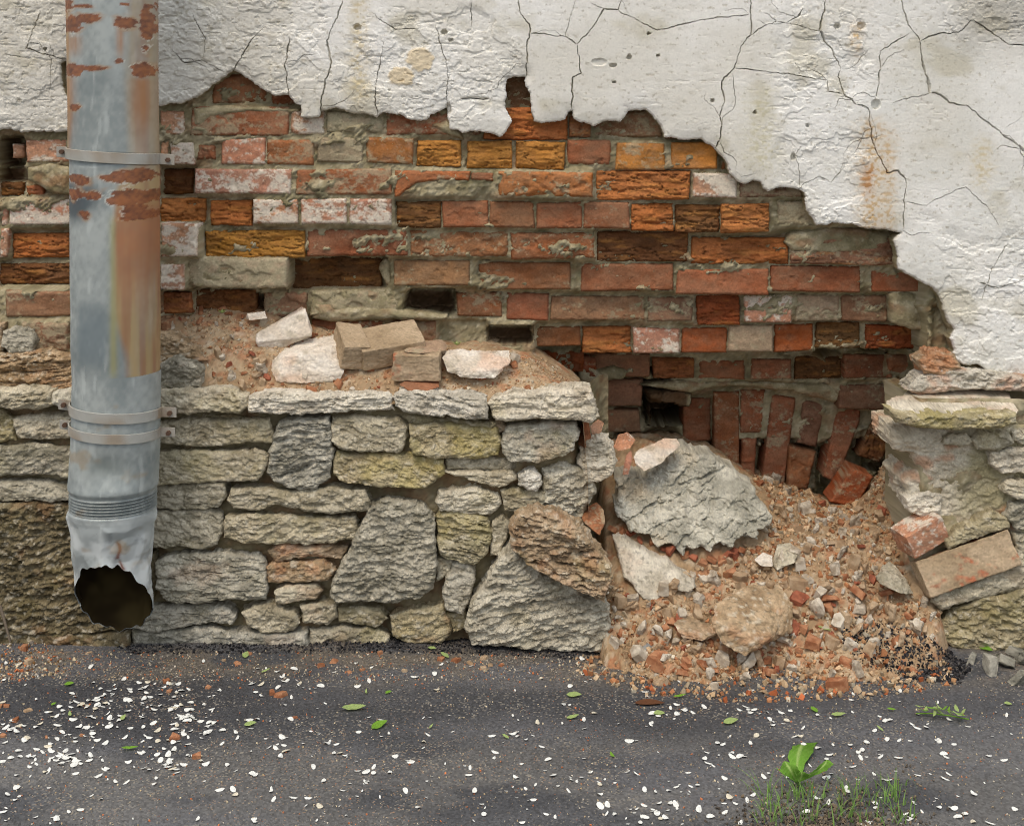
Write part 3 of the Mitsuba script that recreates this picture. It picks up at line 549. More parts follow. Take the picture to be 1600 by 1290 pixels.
# polygon ; depth ; roughness ; tone ; moss ; dust
STONES = [
 ([(-30, 556), (20, 552), (60, 548), (112, 556), (150, 560), (150, 606), (90, 610), (40, 604), (-30, 606)], -.075, .024, 5, .0, .3), ([(4, 520), (20, 512), (46, 516), (54, 532), (48, 548), (14, 550), (2, 538)], -.07, .012, 3, .0, .1),
 ([(-30, 508), (0, 510), (2, 546), (-30, 548)], -.06, .012, 5, .0, .2), ([(250, 572), (270, 562), (300, 568), (312, 582), (310, 604), (280, 609), (250, 608)], -.10, .012, 3, .0, .1), ([(246, 520), (272, 526), (300, 545), (318, 560), (290, 566), (250, 566)], -.05, .016, 5, .0, .35),
 ([(0, 612), (40, 608), (76, 614), (78, 632), (50, 638), (0, 637), (-30, 636), (-30, 612)], -.135, .014, 1, .1, .1), ([(80, 616), (130, 612), (180, 616), (180, 640), (100, 638), (82, 630)], -.13, .014, 1, .1, .1),
 ([(182, 616), (250, 613), (310, 611), (350, 610), (385, 620), (388, 632), (375, 642), (330, 640), (290, 646), (184, 642)], -.135, .016, 1, .25, .05), ([(391, 620), (420, 616), (450, 614), (500, 620), (560, 618), (608, 620), (612, 640), (590, 641), (560, 642), (520, 643), (470, 645), (430, 644), (392, 640)], -.135, .016, 4, .05, .05),
 ([(616, 624), (628, 614), (680, 617), (712, 619), (722, 617), (758, 625), (760, 652), (735, 653), (700, 648), (640, 646), (620, 636)], -.14, .018, 4, .05, .05), ([(765, 632), (775, 624), (820, 618), (870, 614), (905, 610), (922, 613), (928, 632), (935, 650), (925, 658), (890, 655), (850, 652), (800, 657), (775, 656)], -.15, .02, 4, .25, .05),
 ([(20, 655), (60, 650), (130, 652), (180, 656), (180, 684), (112, 682), (60, 685), (28, 680)], -.11, .014, 1, .1, .1), ([(-30, 645), (0, 642), (18, 655), (20, 685), (0, 690), (-30, 690)], -.10, .014, 2, .3, .1),
 ([(184, 660), (250, 662), (290, 655), (350, 658), (420, 656), (425, 690), (370, 690), (320, 697), (250, 690), (186, 688)], -.115, .014, 0, .2, .05), ([(262, 650), (320, 648), (380, 652), (378, 657), (300, 656)], -.09, .006, 2, .2, .1),
 ([(435, 660), (512, 655), (516, 695), (518, 708), (512, 745), (490, 762), (470, 765), (430, 752), (419, 738), (424, 700)], -.125, .022, 3, .0, .0), ([(519, 656), (560, 652), (625, 658), (634, 670), (630, 695), (622, 706), (560, 702), (530, 698), (520, 688)], -.12, .018, 0, .1, .05),
 ([(643, 668), (680, 664), (775, 672), (781, 690), (778, 710), (760, 714), (680, 715), (645, 706), (642, 685)], -.125, .012, 2, .75, .0), ([(627, 653), (700, 655), (772, 661), (770, 667), (700, 664), (640, 661)], -.10, .006, 2, .2, .3),
 ([(787, 680), (800, 668), (860, 664), (900, 665), (905, 676), (895, 700), (880, 712), (840, 720), (800, 720), (787, 705)], -.13, .022, 1, .3, .2), ([(766, 660), (784, 660), (790, 668), (780, 676), (770, 674)], -.10, .01, 5, .1, .3),
 ([(-30, 702), (0, 702), (60, 695), (112, 705), (180, 706), (180, 748), (112, 745), (60, 740), (-30, 745)], -.12, .012, 3, .2, .1), ([(184, 712), (250, 710), (300, 706), (340, 708), (400, 706), (418, 715), (412, 735), (400, 750), (330, 752), (250, 755), (186, 752)], -.12, .014, 0, .3, .05),
 ([(520, 722), (525, 710), (560, 713), (640, 711), (690, 722), (692, 738), (680, 750), (660, 760), (600, 760), (540, 752), (522, 740)], -.12, .014, 2, .7, .1), ([(698, 718), (760, 714), (810, 724), (800, 733), (700, 732)], -.10, .008, 3, .1, .0), ([(706, 739), (740, 738), (800, 742), (806, 750), (780, 760), (750, 753)], -.12, .012, 1, .1, .0),
 ([(812, 745), (825, 738), (840, 742), (845, 755), (835, 766), (815, 758)], -.13, .012, 4, .0, .0), ([(-30, 758), (60, 752), (108, 760), (180, 758), (180, 784), (108, 782), (50, 780), (-30, 782)], -.11, .012, 0, .2, .1), ([(186, 762), (243, 760), (300, 758), (350, 754), (352, 775), (340, 790), (300, 795), (186, 793)], -.115, .014, 0, .2, .0),
 ([(360, 768), (400, 766), (440, 770), (520, 766), (568, 770), (576, 782), (574, 796), (550, 796), (520, 802), (470, 796), (430, 788), (400, 797), (365, 795), (356, 782)], -.125, .016, 0, .1, .0), ([(688, 770), (740, 765), (778, 775), (782, 790), (765, 806), (720, 800), (690, 795), (682, 782)], -.12, .016, 1, .3, .0),
 ([(784, 770), (800, 766), (820, 770), (850, 772), (846, 790), (820, 800), (790, 796)], -.115, .014, 0, .2, .0), ([(186, 806), (280, 800), (325, 798), (345, 806), (347, 830), (338, 848), (310, 856), (280, 852), (186, 857)], -.12, .016, 3, .1, .0),
 ([(352, 810), (400, 805), (440, 809), (520, 812), (552, 811), (556, 822), (552, 840), (520, 848), (450, 850), (380, 846), (352, 838)], -.125, .016, 0, .35, .0),
 ([(580, 797), (600, 785), (660, 792), (676, 812), (678, 850), (680, 880), (674, 918), (655, 933), (620, 940), (560, 938), (530, 940), (517, 933), (522, 905), (542, 875), (557, 840), (564, 822)], -.14, .03, 3, .05, .0),
 ([(684, 808), (700, 802), (730, 804), (760, 815), (766, 840), (760, 865), (740, 880), (715, 875), (690, 868), (684, 850)], -.13, .018, 2, .4, .0), ([(772, 820), (785, 812), (795, 818), (790, 840), (780, 862), (768, 864)], -.12, .014, 0, .1, .0), ([(684, 874), (705, 876), (700, 895), (685, 905)], -.11, .012, 0, .2, .1),
 ([(708, 882), (722, 878), (738, 890), (740, 910), (730, 940), (722, 956), (700, 950), (693, 935), (698, 905)], -.13, .016, 1, .0, .0),
 ([(-30, 790), (40, 788), (110, 792), (150, 800), (180, 830), (184, 880), (200, 930), (194, 980), (120, 992), (60, 990), (10, 984), (-30, 982)], -.115, .040, 6, .12, .16),
 ([(246, 880), (262, 870), (330, 868), (400, 872), (412, 885), (414, 920), (412, 938), (360, 935), (310, 940), (265, 935), (248, 915)], -.13, .02, 3, .1, .15), ([(190, 866), (240, 866), (244, 890), (240, 930), (206, 934), (184, 900)], -.11, .016, 6, .2, .1),
 ([(420, 862), (440, 852), (500, 855), (540, 858), (532, 872), (480, 868), (430, 877)], -.11, .01, 5, .1, .5), ([(418, 890), (430, 882), (500, 880), (522, 890), (512, 905), (460, 910), (420, 908)], -.12, .012, 5, .0, .4), ([(432, 925), (445, 918), (495, 918), (502, 925), (490, 935), (450, 940), (432, 938)], -.12, .01, 0, .1, .2),
 ([(225, 952), (300, 948), (345, 952), (365, 962), (360, 975), (330, 972), (290, 978), (240, 987), (205, 980)], -.125, .014, 3, .1, .05), ([(380, 960), (410, 948), (460, 962), (466, 975), (455, 985), (410, 988), (385, 975)], -.13, .014, 0, .1, .0), ([(472, 950), (490, 945), (522, 946), (525, 965), (510, 974), (475, 972)], -.12, .012, 0, .2, .1),
 ([(527, 955), (560, 950), (595, 955), (603, 965), (590, 977), (530, 972)], -.12, .012, 2, .1, .3), ([(610, 966), (640, 957), (690, 947), (697, 968), (704, 985), (690, 1004), (640, 1004), (615, 995)], -.125, .014, 2, .2, .2), ([(701, 960), (727, 959), (726, 980), (710, 984)], -.11, .008, 2, .1, .1),
 ([(205, 992), (300, 984), (400, 992), (478, 990), (480, 1012), (205, 1014)], -.125, .012, 3, .2, .1), ([(483, 988), (540, 982), (590, 985), (606, 996), (608, 1012), (483, 1012)], -.115, .012, 0, .3, .1), ([(-30, 988), (30, 988), (110, 996), (200, 992), (202, 1014), (-30, 1014)], -.13, .016, 6, .1, .2),
 ([(785, 872), (800, 862), (825, 880), (850, 900), (900, 920), (905, 935), (950, 945), (952, 985), (945, 1016), (880, 1016), (820, 1014), (740, 1010), (728, 985), (735, 950), (760, 920)], -.19, .034, 1, .15, .0),
 ([(797, 832), (808, 818), (840, 805), (870, 812), (905, 830), (930, 860), (952, 885), (955, 900), (940, 935), (920, 925), (870, 905), (825, 882), (800, 855)], -.235, .026, 5, .2, .25),
 ([(912, 694), (935, 689), (952, 694), (961, 712), (957, 740), (935, 752), (915, 745), (905, 725)], -.09, .02, 4, .0, .05), ([(850, 735), (880, 725), (905, 735), (925, 752), (930, 772), (912, 800), (906, 832), (872, 815), (846, 800), (850, 770)], -.10, .026, 1, .25, .0)]
PSTONES = [
 ([(1424, 612), (1440, 594), (1466, 582), (1500, 578), (1560, 586), (1640, 592), (1640, 612), (1540, 606), (1480, 610), (1440, 618)], -.06, .016, 4, .0, .55), ([(1440, 566), (1462, 552), (1492, 556), (1500, 574), (1470, 584), (1446, 582)], -.05, .018, 5, .0, .9),
 ([(1398, 648), (1440, 652), (1510, 650), (1588, 648), (1590, 660), (1560, 668), (1500, 670), (1440, 668), (1404, 660)], -.185, .012, 2, .5, .0),
 ([(1480, 684), (1510, 678), (1520, 690), (1500, 696), (1478, 692)], -.12, .01, 1, .1, .0), ([(1522, 688), (1545, 678), (1575, 678), (1582, 690), (1560, 702), (1530, 700)], -.13, .012, 0, .3, .0), ([(1586, 676), (1620, 670), (1640, 690), (1600, 694), (1586, 688)], -.12, .012, 1, .0, .0),
 ([(1420, 780), (1450, 768), (1472, 776), (1470, 800), (1440, 806), (1425, 800)], -.10, .02, 4, .0, .1), ([(1552, 710), (1580, 704), (1640, 704), (1640, 740), (1570, 738), (1552, 726)], -.13, .018, 4, .0, .0), ([(1575, 756), (1640, 750), (1640, 778), (1590, 778), (1572, 768)], -.14, .016, 1, .1, .0), ([(1580, 790), (1640, 784), (1640, 830), (1590, 826), (1576, 806)], -.13, .018, 3, .1, .0),
 ([(1478, 846), (1500, 830), (1555, 804), (1578, 812), (1576, 824), (1540, 836), (1500, 848), (1484, 856)], -.135, .014, 2, .3, .0), ([(1588, 836), (1640, 836), (1640, 880), (1592, 876)], -.12, .018, 3, .2, .0),
 ([(1456, 938), (1462, 914), (1478, 906), (1520, 912), (1550, 900), (1580, 884), (1640, 872), (1640, 905), (1600, 925), (1550, 930), (1510, 940), (1470, 948)], -.15, .014, 3, .05, .1),
 ([(1466, 996), (1480, 972), (1500, 955), (1540, 938), (1580, 932), (1640, 915), (1640, 1020), (1560, 1018), (1500, 1016)], -.16, .024, 2, .3, .05)]
def stone_set(table, parent, seed0):
    for k, (poly, Y, rough, tone, moss, dust) in enumerate(table):
        sd = seed0 + 17 * k
        w = np.array([at(x, y, Y)[[0, 2]] for x, y in poly])[::-1]
        w = np.array(shapely.Polygon(w).buffer(0.0042, join_style='mitre').exterior.coords)[:-1]
        sz = math.sqrt(shapely.Polygon(w).area)
        r = np.random.default_rng(sd)
        tx, tz = r.uniform(-0.12, 0.12), r.uniform(-0.05, 0.22)
        cc = w.mean(0)
        yf = (lambda Y, cc, tx, tz: (lambda x, z: Y + (x - cc[0]) * tx + (z - cc[1]) * tz))(Y, cc, tx, tz)
        mesh, col = relief(w, yf, Y + 0.10, stone_height(rough * r.uniform(0.7, 1.25), sd, 0.04 if tone == 6 or (parent == PIER and k > 5) else 0.85 if (tone == 4 and parent == PLINTH) or k % 5 == 0 else 0.25), stone_color(sd, tone, moss, dust), res=0.0029, er=min(0.011, 0.16 * sz), ed=min(0.012, 0.13 * sz), jag=0.0068, seed=sd, rings=7, rag=.010)
        put('stone', mesh, 'masonry', False, col, parent)
stone_set(STONES, PLINTH, 3000)
stone_set(PSTONES, PIER, 5000)
def mass_height(P, t):
    W = P + (fbm(P, 10, 2, 6000)[:, None] - .5) * .04
    return (.055 * (fbm(P, 6.5, 3, 6001) - .5) + .022 * (terrace(fbm(W, 14, 4, 6002), 5, .15) - .5) + .014 * (fbm(P, 50, 3, 6003) - .5) + .007 * (fbm(P, 125, 2, 6004) - .5) - .008 * sstep(.6, .95, ridged(W, 13, 3, 6005))) * (.4 + .6 * t)
def mass_color(P, h, t):
    q = px_of(P)
    c = lerp(lin(178, 168, 148), lin(206, 198, 180), sstep(.3, .7, .6 * fbm(P, 20, 4, 6010) + .4 * fbm(P, 90, 3, 6011)))
    c = lerp(c, lin(146, 138, 100), .7 * sstep(1462, 1520, q[:, 0] + 60 * (fbm(P, 10, 3, 6012) - .5)) * sstep(.3, .6, fbm(P, 12, 3, 6013)))
    return lerp(c, lin(176, 124, 90), .6 * sstep(.57, .7, fbm(P, 15, 3, 6014)))
MASS = [(1398, 672), (1430, 662), (1500, 660), (1580, 660), (1640, 664), (1640, 884), (1590, 890), (1566, 816), (1482, 842), (1452, 806), (1424, 792), (1414, 752), (1438, 734), (1428, 712), (1402, 706), (1396, 690)]
w = np.array([at(x, y, -.10)[[0, 2]] for x, y in MASS])[::-1]
mesh, col = relief(w, -.095, .10, mass_height, mass_color, res=.0032, er=.03, ed=.03, jag=.008, seed=6020, rings=9, rag=.014)
k = put('mortar_mass', mesh, 'masonry', False, col, PIER)
tag(k, 'crumbling pale mortar mass, olive on its right side')
def bed_l(P):
    q = px_of(np.c_[P[:, 0], 0 * P[:, 0] - 0.08, P[:, 2]])
    y = -0.080 - 0.034 * (fbm(P, 22, 3, 401) - 0.45) - 0.012 * (fbm(P, 80, 3, 402) - 0.5) + 0.02 * sstep(0.5, 0.7, fbm(P, 9, 2, 404))
    hollow = sstep(890, 960, q[:, 0]) 
    return y + 0.30 * hollow
sheet(-1.42, 0.26, -0.03, 0.60, 0.0055, bed_l, lambda P: lerp(mortar_color(410, 0.7)(P), lin(112, 101, 78), 0.5 + 0 * P[:, 0]), 'earth_bed', PLINTH)
def bed_r(P):
    q = px_of(np.c_[P[:, 0], 0 * P[:, 0] - 0.08, P[:, 2]])
    return -0.085 - 0.045 * (fbm(P, 16, 3, 411) - 0.45) - 0.02 * (terrace(fbm(P, 12, 3, 413), 5, .2) - .5) - 0.014 * (fbm(P, 70, 3, 412) - 0.5) + 0.62 * (1 - sstep(1404, 1436, q[:, 0]))
sheet(0.99, 1.42, -0.03, 0.60, 0.0055, bed_r, lambda P: lerp(mortar_color(420, 0.2)(P), lin(190, 182, 162), 0.35 * sstep(.4, .65, fbm(P, 9, 3, 421))), 'mortar', PIER)

# ------------------------------------------------------------------ ground
def graded(lo, hi, a, b, res, far):
    fine = np.arange(a, b + res, res)
    l = [fine[0]]; s = res
    while l[-1] > lo: s *= 1.5; l.append(max(lo, l[-1] - s))
    r = [fine[-1]]; s = res
    while r[-1] < hi: s *= 1.5; r.append(min(hi, r[-1] + s))
    return np.unique(np.concatenate([l, fine, r]))
gx, gy = graded(-60, 60, -1.35, 1.35, 0.010, 0), graded(-60, 6, -1.3, 0.05, 0.010, 0)
X, Y = np.meshgrid(gx, gy)
G = np.c_[X.ravel(), Y.ravel(), np.zeros(X.size)]
def ground_z(G):
    return 0.010 * (fbm(G * [1, 1, 0], 5, 2, 501) - 0.5) + 0.004 * (fbm(G * [1, 1, 0], 25, 2, 502) - 0.5) + 0.016 * np.exp(-((G[:, 1] + 0.15) / 0.06) ** 2) * (fbm(G * [1, 1, 0], 18, 3, 503))
G[:, 2] = ground_z(G)
nx, ny = len(gx), len(gy)
i, j = np.meshgrid(np.arange(ny - 1), np.arange(nx - 1), indexing='ij')
a = (i * nx + j).ravel()
put('asphalt_path', (G, np.vstack([np.c_[a, a + 1, a + nx + 1], np.c_[a, a + nx + 1, a + nx]])), 'asphalt', True)
tag('asphalt_path', 'dark worn asphalt path along the foot of the wall', kind='structure')

# ------------------------------------------------------------------ rubble banks: the spill from the hole and the debris on the ledge
def Z_at(px, py, Y):
    return at(px, py, Y)
ctl = []
for x in range(880, 1560, 20):
    r = sstep(1380, 1470, np.array([float(x)]))[0]
    l = 1 - sstep(940, 1010, np.array([float(x)]))[0]
    bp = float(np.interp(x, [880, 1000, 1100, 1170, 1230, 1300, 1345, 1395, 1420, 1560], [690, 688, 700, 742, 765, 792, 785, 722, 700, 690]))
    for py, Y in ((bp, 0.30), (0.55 * bp + 0.45 * 800, 0.19), (856, 0.0), (945, -0.14), (1010, -0.22), (1046 + 14 * math.sin(x / 45.0), -0.275)):
        pt = at(x, py, Y)
        ctl.append(pt)
    e = at_ground(x, 1100, -0.03); ctl.append(e)
    ctl.append(at(x, bp - 8, 0.42)); ctl.append(at(x, bp - 14, 0.64))
ctl = np.array(ctl)
spill_i = LinearNDInterpolator(ctl[:, :2], ctl[:, 2])
def spill_z(XY):
    p3 = np.c_[XY, np.zeros(len(XY))]
    px = 800 + XY[:, 0] * FPX / (XY[:, 1] - CAM_Y)
    drop = 0.30 * (1 - sstep(908, 948, px + 30 * (fbm(p3, 9, 2, 523) - .5) * (XY[:, 1] < -.18))) + 0.22 * sstep(1450, 1505, px + 50 * (fbm(p3, 9, 2, 524) - .5))
    return spill_i(XY) - drop + 0.045 * (fbm(p3, 7, 3, 520) - 0.5) + 0.044 * (fbm(p3, 24, 3, 521) - 0.5) + 0.012 * (terrace(fbm(p3, 16, 3, 525), 5, .15) - .5) + 0.008 * (fbm(p3, 90, 2, 522) - 0.5)
ctl2 = []
def back_y(x): return np.interp(x, [230, 260, 300, 400, 480, 560, 690, 760, 830, 880, 915], [455, 462, 475, 484, 508, 520, 538, 540, 552, 588, 604])
for x in range(230, 900, 15):
    by = back_y(x)
    b = at(x, by, 0.085)
    ctl2 += [at(x, 632, -0.118), at(x, 617, -0.09), at(x, 0.42 * by + 0.58 * 614, -0.035), b, b + [0, 0.12, 0.01]]
for Yv in np.linspace(-0.16, 0.2, 12):
    ctl2 += [np.array([at(919, 600, Yv)[0], Yv, 0.40]), np.array([at(922, 600, Yv)[0], Yv, 0.10])]
    ctl2 += [np.array([at(908, 600, Yv)[0], Yv, 0.59])]
ctl2 = np.array(ctl2)
ledge_i = LinearNDInterpolator(ctl2[:, :2], ctl2[:, 2])
def ledge_z(XY):
    p3 = np.c_[XY, np.zeros(len(XY))]
    return ledge_i(XY) + 0.02 * (fbm(p3, 14, 3, 530) - 0.5) + 0.010 * (fbm(p3, 60, 3, 531) - 0.5)
def dust_color(seed):
    def fn(P):
        c = lerp(lin(150, 126, 98), lin(174, 152, 124), sstep(0.3, 0.7, fbm(P, 16, 4, seed)))
        c = lerp(c, lin(168, 104, 70), 0.5 * sstep(0.52, 0.7, fbm(P, 34, 3, seed + 1)))
        c = lerp(c, lin(190, 178, 156), 0.6 * sstep(0.56, 0.72, fbm(P, 60, 3, seed + 2)))
        return lerp(c, lin(126, 84, 56), 0.5 * sstep(0.58, 0.74, fbm(P, 100, 3, seed + 3)))
    return fn
def bank(x0, x1, y0, y1, res, zf, colf, name, label):
    nx, ny = int((x1 - x0) / res), int((y1 - y0) / res)
    X, Y = np.meshgrid(np.linspace(x0, x1, nx + 1), np.linspace(y0, y1, ny + 1))
    XY = np.c_[X.ravel(), Y.ravel()]
    z = zf(XY)
    ok = np.isfinite(z)
    P = np.c_[XY, np.where(ok, z, 0)]
    i, j = np.meshgrid(np.arange(ny), np.arange(nx), indexing='ij')
    a = (i * (nx + 1) + j).ravel()
    F = np.vstack([np.c_[a, a + 1, a + nx + 2], np.c_[a, a + nx + 2, a + nx + 1]])
    F = F[ok[F].all(1)]
    k = put(name, (P, F), 'masonry', True, np.clip(colf(P), 0.02, 0.8))
    tag(k, label, kind='structure')
bank(0.10, 1.42, -0.42, 0.58, 0.0048, spill_z, dust_color(540), 'rubble_bank', 'bank of brick dust and rubble spilling out of the hole onto the asphalt')
bank(-0.96, 0.22, -0.118, 0.19, 0.0048, ledge_z, dust_color(560), 'rubble_ledge', 'sloping layer of brick dust and crumbs on the ledge above the stone plinth')

# ------------------------------------------------------------------ loose chunks
def chunk(pts, res=0.004, rough=0.006, seed=0, color=None, soft=2, freq=22):
    P = np.array([at(*p) for p in pts])
    m = m3.Manifold.hull_points(P).refine_to_length(res)
    return finish_chunk(m, rough, seed, color, soft, freq)
def finish_chunk(m, rough, seed, color, soft, freq=22):
    mm = m.to_mesh()
    tm = trimesh.Trimesh(mm.vert_properties[:, :3], mm.tri_verts, process=True)
    trimesh.smoothing.filter_taubin(tm, iterations=soft * 3)
    V = np.array(tm.vertices); N = np.array(tm.vertex_normals)
    d = rough * (1.2 * (fbm(V, freq, 3, seed) - 0.5) + 0.8 * (terrace(fbm(V, freq * 1.4, 3, seed + 4, (0.7, 0.7, 1.8)), 5) - 0.5) + 0.6 * (fbm(V, freq * 4, 3, seed + 1) - 0.5))
    V = V + N * d[:, None] * 1.3
    return (V, np.array(tm.faces)), np.clip(color(V, 0, 0) if color else stone_color(seed)(V, 0, 0), 0.01, 0.85)
def rot(rx, ry, rz):
    return np.array(trimesh.transformations.euler_matrix(*map(math.radians, (rx, ry, rz)))[:3, :3])
def block(center, size, R, res=0.004, rough=0.004, seed=0, color=None, soft=1, cut=0.0):
    s = np.array(size) / 2
    r = np.random.default_rng(seed)
    pts = []
    for sx in (-1, 1):
        for sy in (-1, 1):
            for sz in (-1, 1):
                c = np.array([sx, sy, sz])
                k = 1 - cut * r.random()
                for ax in range(3):
                    o = np.ones(3); o[ax] = 1 - 0.06 * min(1, 0.06 / s[ax] * 0.6) 
                    pts.append(c * s * o * k)
    P = np.array(pts) @ R.T + np.asarray(center)
    return finish_chunk(m3.Manifold.hull_points(P).refine_to_length(res), rough, seed, color, soft)
def loose(base, built, label, cat, group=None, smooth=True):
    mesh, col = built
    k = put(base, mesh, 'masonry', False, col)
    return tag(k, label, cat, group)

def pale_color(seed):
    def fn(P, h=0, t=0):
        c = lerp(lin(200, 188, 172), lin(222, 214, 202), sstep(0.3, 0.7, fbm(P, 24, 4, seed)))
        c = lerp(c, lin(150, 140, 116), 0.5 * sstep(0.56, 0.72, fbm(P, 40, 3, seed + 1)))
        return lerp(c, lin(206, 160, 128), 0.4 * sstep(0.55, 0.7, fbm(P, 12, 3, seed + 2)))
    return fn
def grey_color(seed):
    def fn(P, h=0, t=0):
        c = lerp(lin(156, 153, 140), lin(196, 192, 178), sstep(0.3, 0.7, fbm(P, 22, 4, seed)))
        c = lerp(c, lin(112, 110, 100), 0.5 * sstep(0.56, 0.72, fbm(P, 70, 3, seed + 1)))
        return lerp(c, lin(196, 178, 150), 0.35 * sstep(0.58, 0.75, fbm(P, 10, 3, seed + 2)))
    return fn
def dusty_brick(seed):
    def fn(P, h=0, t=0):
        c = lerp(lin(158, 138, 112), lin(180, 160, 134), sstep(.3, .7, fbm(P, 14, 4, seed)))
        c = lerp(c, lin(168, 92, 62), .8 * sstep(.60, .68, .7 * fbm(P, 9, 3, seed + 1) + .3 * fbm(P, 70, 3, seed + 2)))
        return lerp(c, lin(120, 104, 82), .4 * sstep(.58, .72, fbm(P, 80, 3, seed + 3)))
    return fn
def bcol(tone, res, seed): return lambda P, h=0, t=0: brick_color(tone, 'h', res, seed)(P, 0, 0)

def tilted(poly, Yof, thick, height, color, res=0.0032, er=.012, ed=.01, jag=.005, seed=0):
    """a slab whose worked face leans: Yof(py) gives the depth of the face"""
    W = np.array([at(x, y, Yof(y)) for x, y in poly])
    k, b = np.linalg.lstsq(np.c_[W[:, 2], np.ones(len(W))], W[:, 1], rcond=None)[0]
    return relief(W[:, [0, 2]], lambda x, z: k * z + b, 0, height, color, res, er, ed, seed, jag, thick=thick)
# on the ledge
loose('plaster_chunk', chunk([(398, 524, .05), (402, 520, .0), (440, 500, .06), (472, 478, .08), (478, 481, .04), (488, 512, .03), (486, 524, .0), (455, 528, -.005), (405, 545, .0), (400, 534, -.01), (440, 545, .01)], rough=.005, seed=801, color=pale_color(801)), 'pale angular plaster chunk leaning at the left back of the ledge, behind the rounded lump', 'plaster chunk')
loose('stone_lump', chunk([(428, 560, -.03), (440, 548, .0), (470, 530, .04), (520, 523, .03), (528, 535, .0), (535, 565, -.03), (538, 580, -.06), (530, 594, -.06), (470, 600, -.075), (432, 594, -.07), (424, 578, -.06), (445, 556, -.05), (500, 552, -.05)], rough=.008, seed=802, color=pale_color(803)), 'rounded pale lump of mortar and stone at the front left of the ledge debris', 'stone')
c = at(600, 534, .01)
loose('broken_brick', block(at(608, 538, .0), (.165, .11, .06), rot(24, -7, 17), seed=803, rough=.004, color=dusty_brick(803), cut=.06), 'dusty broken brick tilted up on the ledge beside the rounded lump', 'brick')
loose('broken_brick', block(at(548, 540, -.02), (.068, .11, .07), rot(26, 4, 22), seed=804, rough=.005, color=dusty_brick(804), cut=.06), 'short mortar-coated brick end resting against the tilted brick on the ledge', 'brick')
loose('half_brick', block(at(653, 567, -.05), (.118, .08, .064), rot(8, 0, -3), seed=805, rough=.004, color=dusty_brick(805), cut=.05), 'grey-brown half brick under a thin flake in the middle of the ledge', 'brick')
loose('brick_flake', chunk([(630, 547, -.06), (650, 533, .0), (690, 530, .02), (700, 540, .0), (696, 547, -.04), (660, 552, -.08), (634, 550, -.07)], rough=.003, seed=806, color=bcol('t', 2, 806)), 'thin buff brick flake lying on the half brick', 'brick flake')
loose('plaster_chunk', chunk([(690, 556, -.05), (702, 546, -.01), (745, 548, .0), (796, 547, .0), (799, 566, -.04), (785, 574, -.07), (772, 590, -.08), (745, 582, -.085), (720, 590, -.085), (700, 580, -.08), (692, 566, -.07)], rough=.009, seed=807, color=pale_color(807), freq=34), 'white ragged plaster chunk at the right end of the ledge debris', 'plaster chunk')
loose('brick_flake', chunk([(623, 600, -.10), (640, 590, -.06), (685, 592, -.06), (687, 604, -.10), (665, 612, -.12), (640, 611, -.12)], rough=.003, seed=808, color=bcol('r', 0, 808)), 'flat red brick flake on the front edge of the ledge', 'brick flake')
loose('mortar_lump', chunk([(535, 478, .06), (385, 488, .04), (390, 500, .02), (418, 497, .03), (415, 485, .05)][1:] + [(384, 498, .05)], rough=.004, seed=809, color=pale_color(809)), 'small pale mortar lump at the back of the ledge left of the chunks', 'mortar lump')
# in the hole and on the spill
def slab_height(P, t):
    q = px_of(P)
    W = P + (fbm(P, 12, 2, 8201)[:, None] - .5) * .03
    g = ridged(W @ rot(0, 35, 0).T, 17, 3, 8202, (.5, 1, 1.6))
    h = .008 * (fbm(P, 7, 3, 8203) - .5) + .016 * (terrace(fbm(W, 15, 4, 8204, (1, .7, 1.2)), 5, .15) - .5) + .013 * (fbm(P, 50, 3, 8205) - .5) + .010 * (fbm(P, 130, 2, 8206) - .5) - .012 * sstep(.55, .95, g)
    bowl = 1 - sstep(.6, 1.15, np.hypot((q[:, 0] - 1142) / 30, (q[:, 1] - 752) / 26))
    return 1.5 * h * (1 - .85 * bowl) - .014 * bowl
loose('mortar_slab', tilted([(958, 800), (968, 772), (960, 748), (985, 742), (1002, 752), (1022, 730), (1040, 722), (1048, 704), (1074, 702), (1096, 712), (1112, 712), (1128, 728), (1150, 736), (1160, 752), (1180, 764), (1186, 784), (1208, 808), (1202, 822), (1182, 830), (1186, 846), (1160, 838), (1148, 854), (1126, 848), (1108, 864), (1088, 856), (1066, 868), (1050, 850), (1028, 852), (1010, 834), (986, 836), (976, 820)],
      lambda y: np.interp(y, [700, 868], [.15, -.055]), .10, slab_height, grey_color(820), er=.007, ed=.007, jag=.010, seed=820), 'big grey slab of rough mortar lying tilted in the hole', 'mortar slab')
loose('pale_stone', chunk([(990, 714, .05), (998, 702, .08), (1040, 684, .12), (1058, 684, .12), (1062, 694, .1), (1035, 722, .05), (1006, 736, .03), (992, 726, .04)], rough=.006, seed=821, color=pale_color(821)), 'pale narrow stone lying on the upper left of the grey slab', 'stone')
def lime_height(P, t):
    W = P @ rot(0, 62, 0).T
    return .010 * (fbm(P, 9, 3, 8221) - .5) + .010 * (terrace(fbm(W, 16, 4, 8222, (.4, 1, 2.2)), 5, .1) - .5) + .006 * (fbm(P, 60, 3, 8223) - .5) - .005 * sstep(.7, .97, ridged(W, 15, 2, 8224, (.3, 1, 2)))
loose('pale_stone', tilted([(958, 842), (975, 842), (1000, 858), (1020, 872), (1046, 876), (1062, 892), (1084, 904), (1088, 918), (1078, 926), (1050, 922), (1038, 930), (1020, 944), (1004, 938), (990, 916), (974, 902), (968, 874)], lambda y: np.interp(y, [842, 944], [-.03, -.15]), .05, lime_height, stone_color(822, 4, .0, .15), er=.01, ed=.01, jag=.004, seed=822), 'flat pale limestone slab sloping down between the big stones and the grey slab', 'stone')
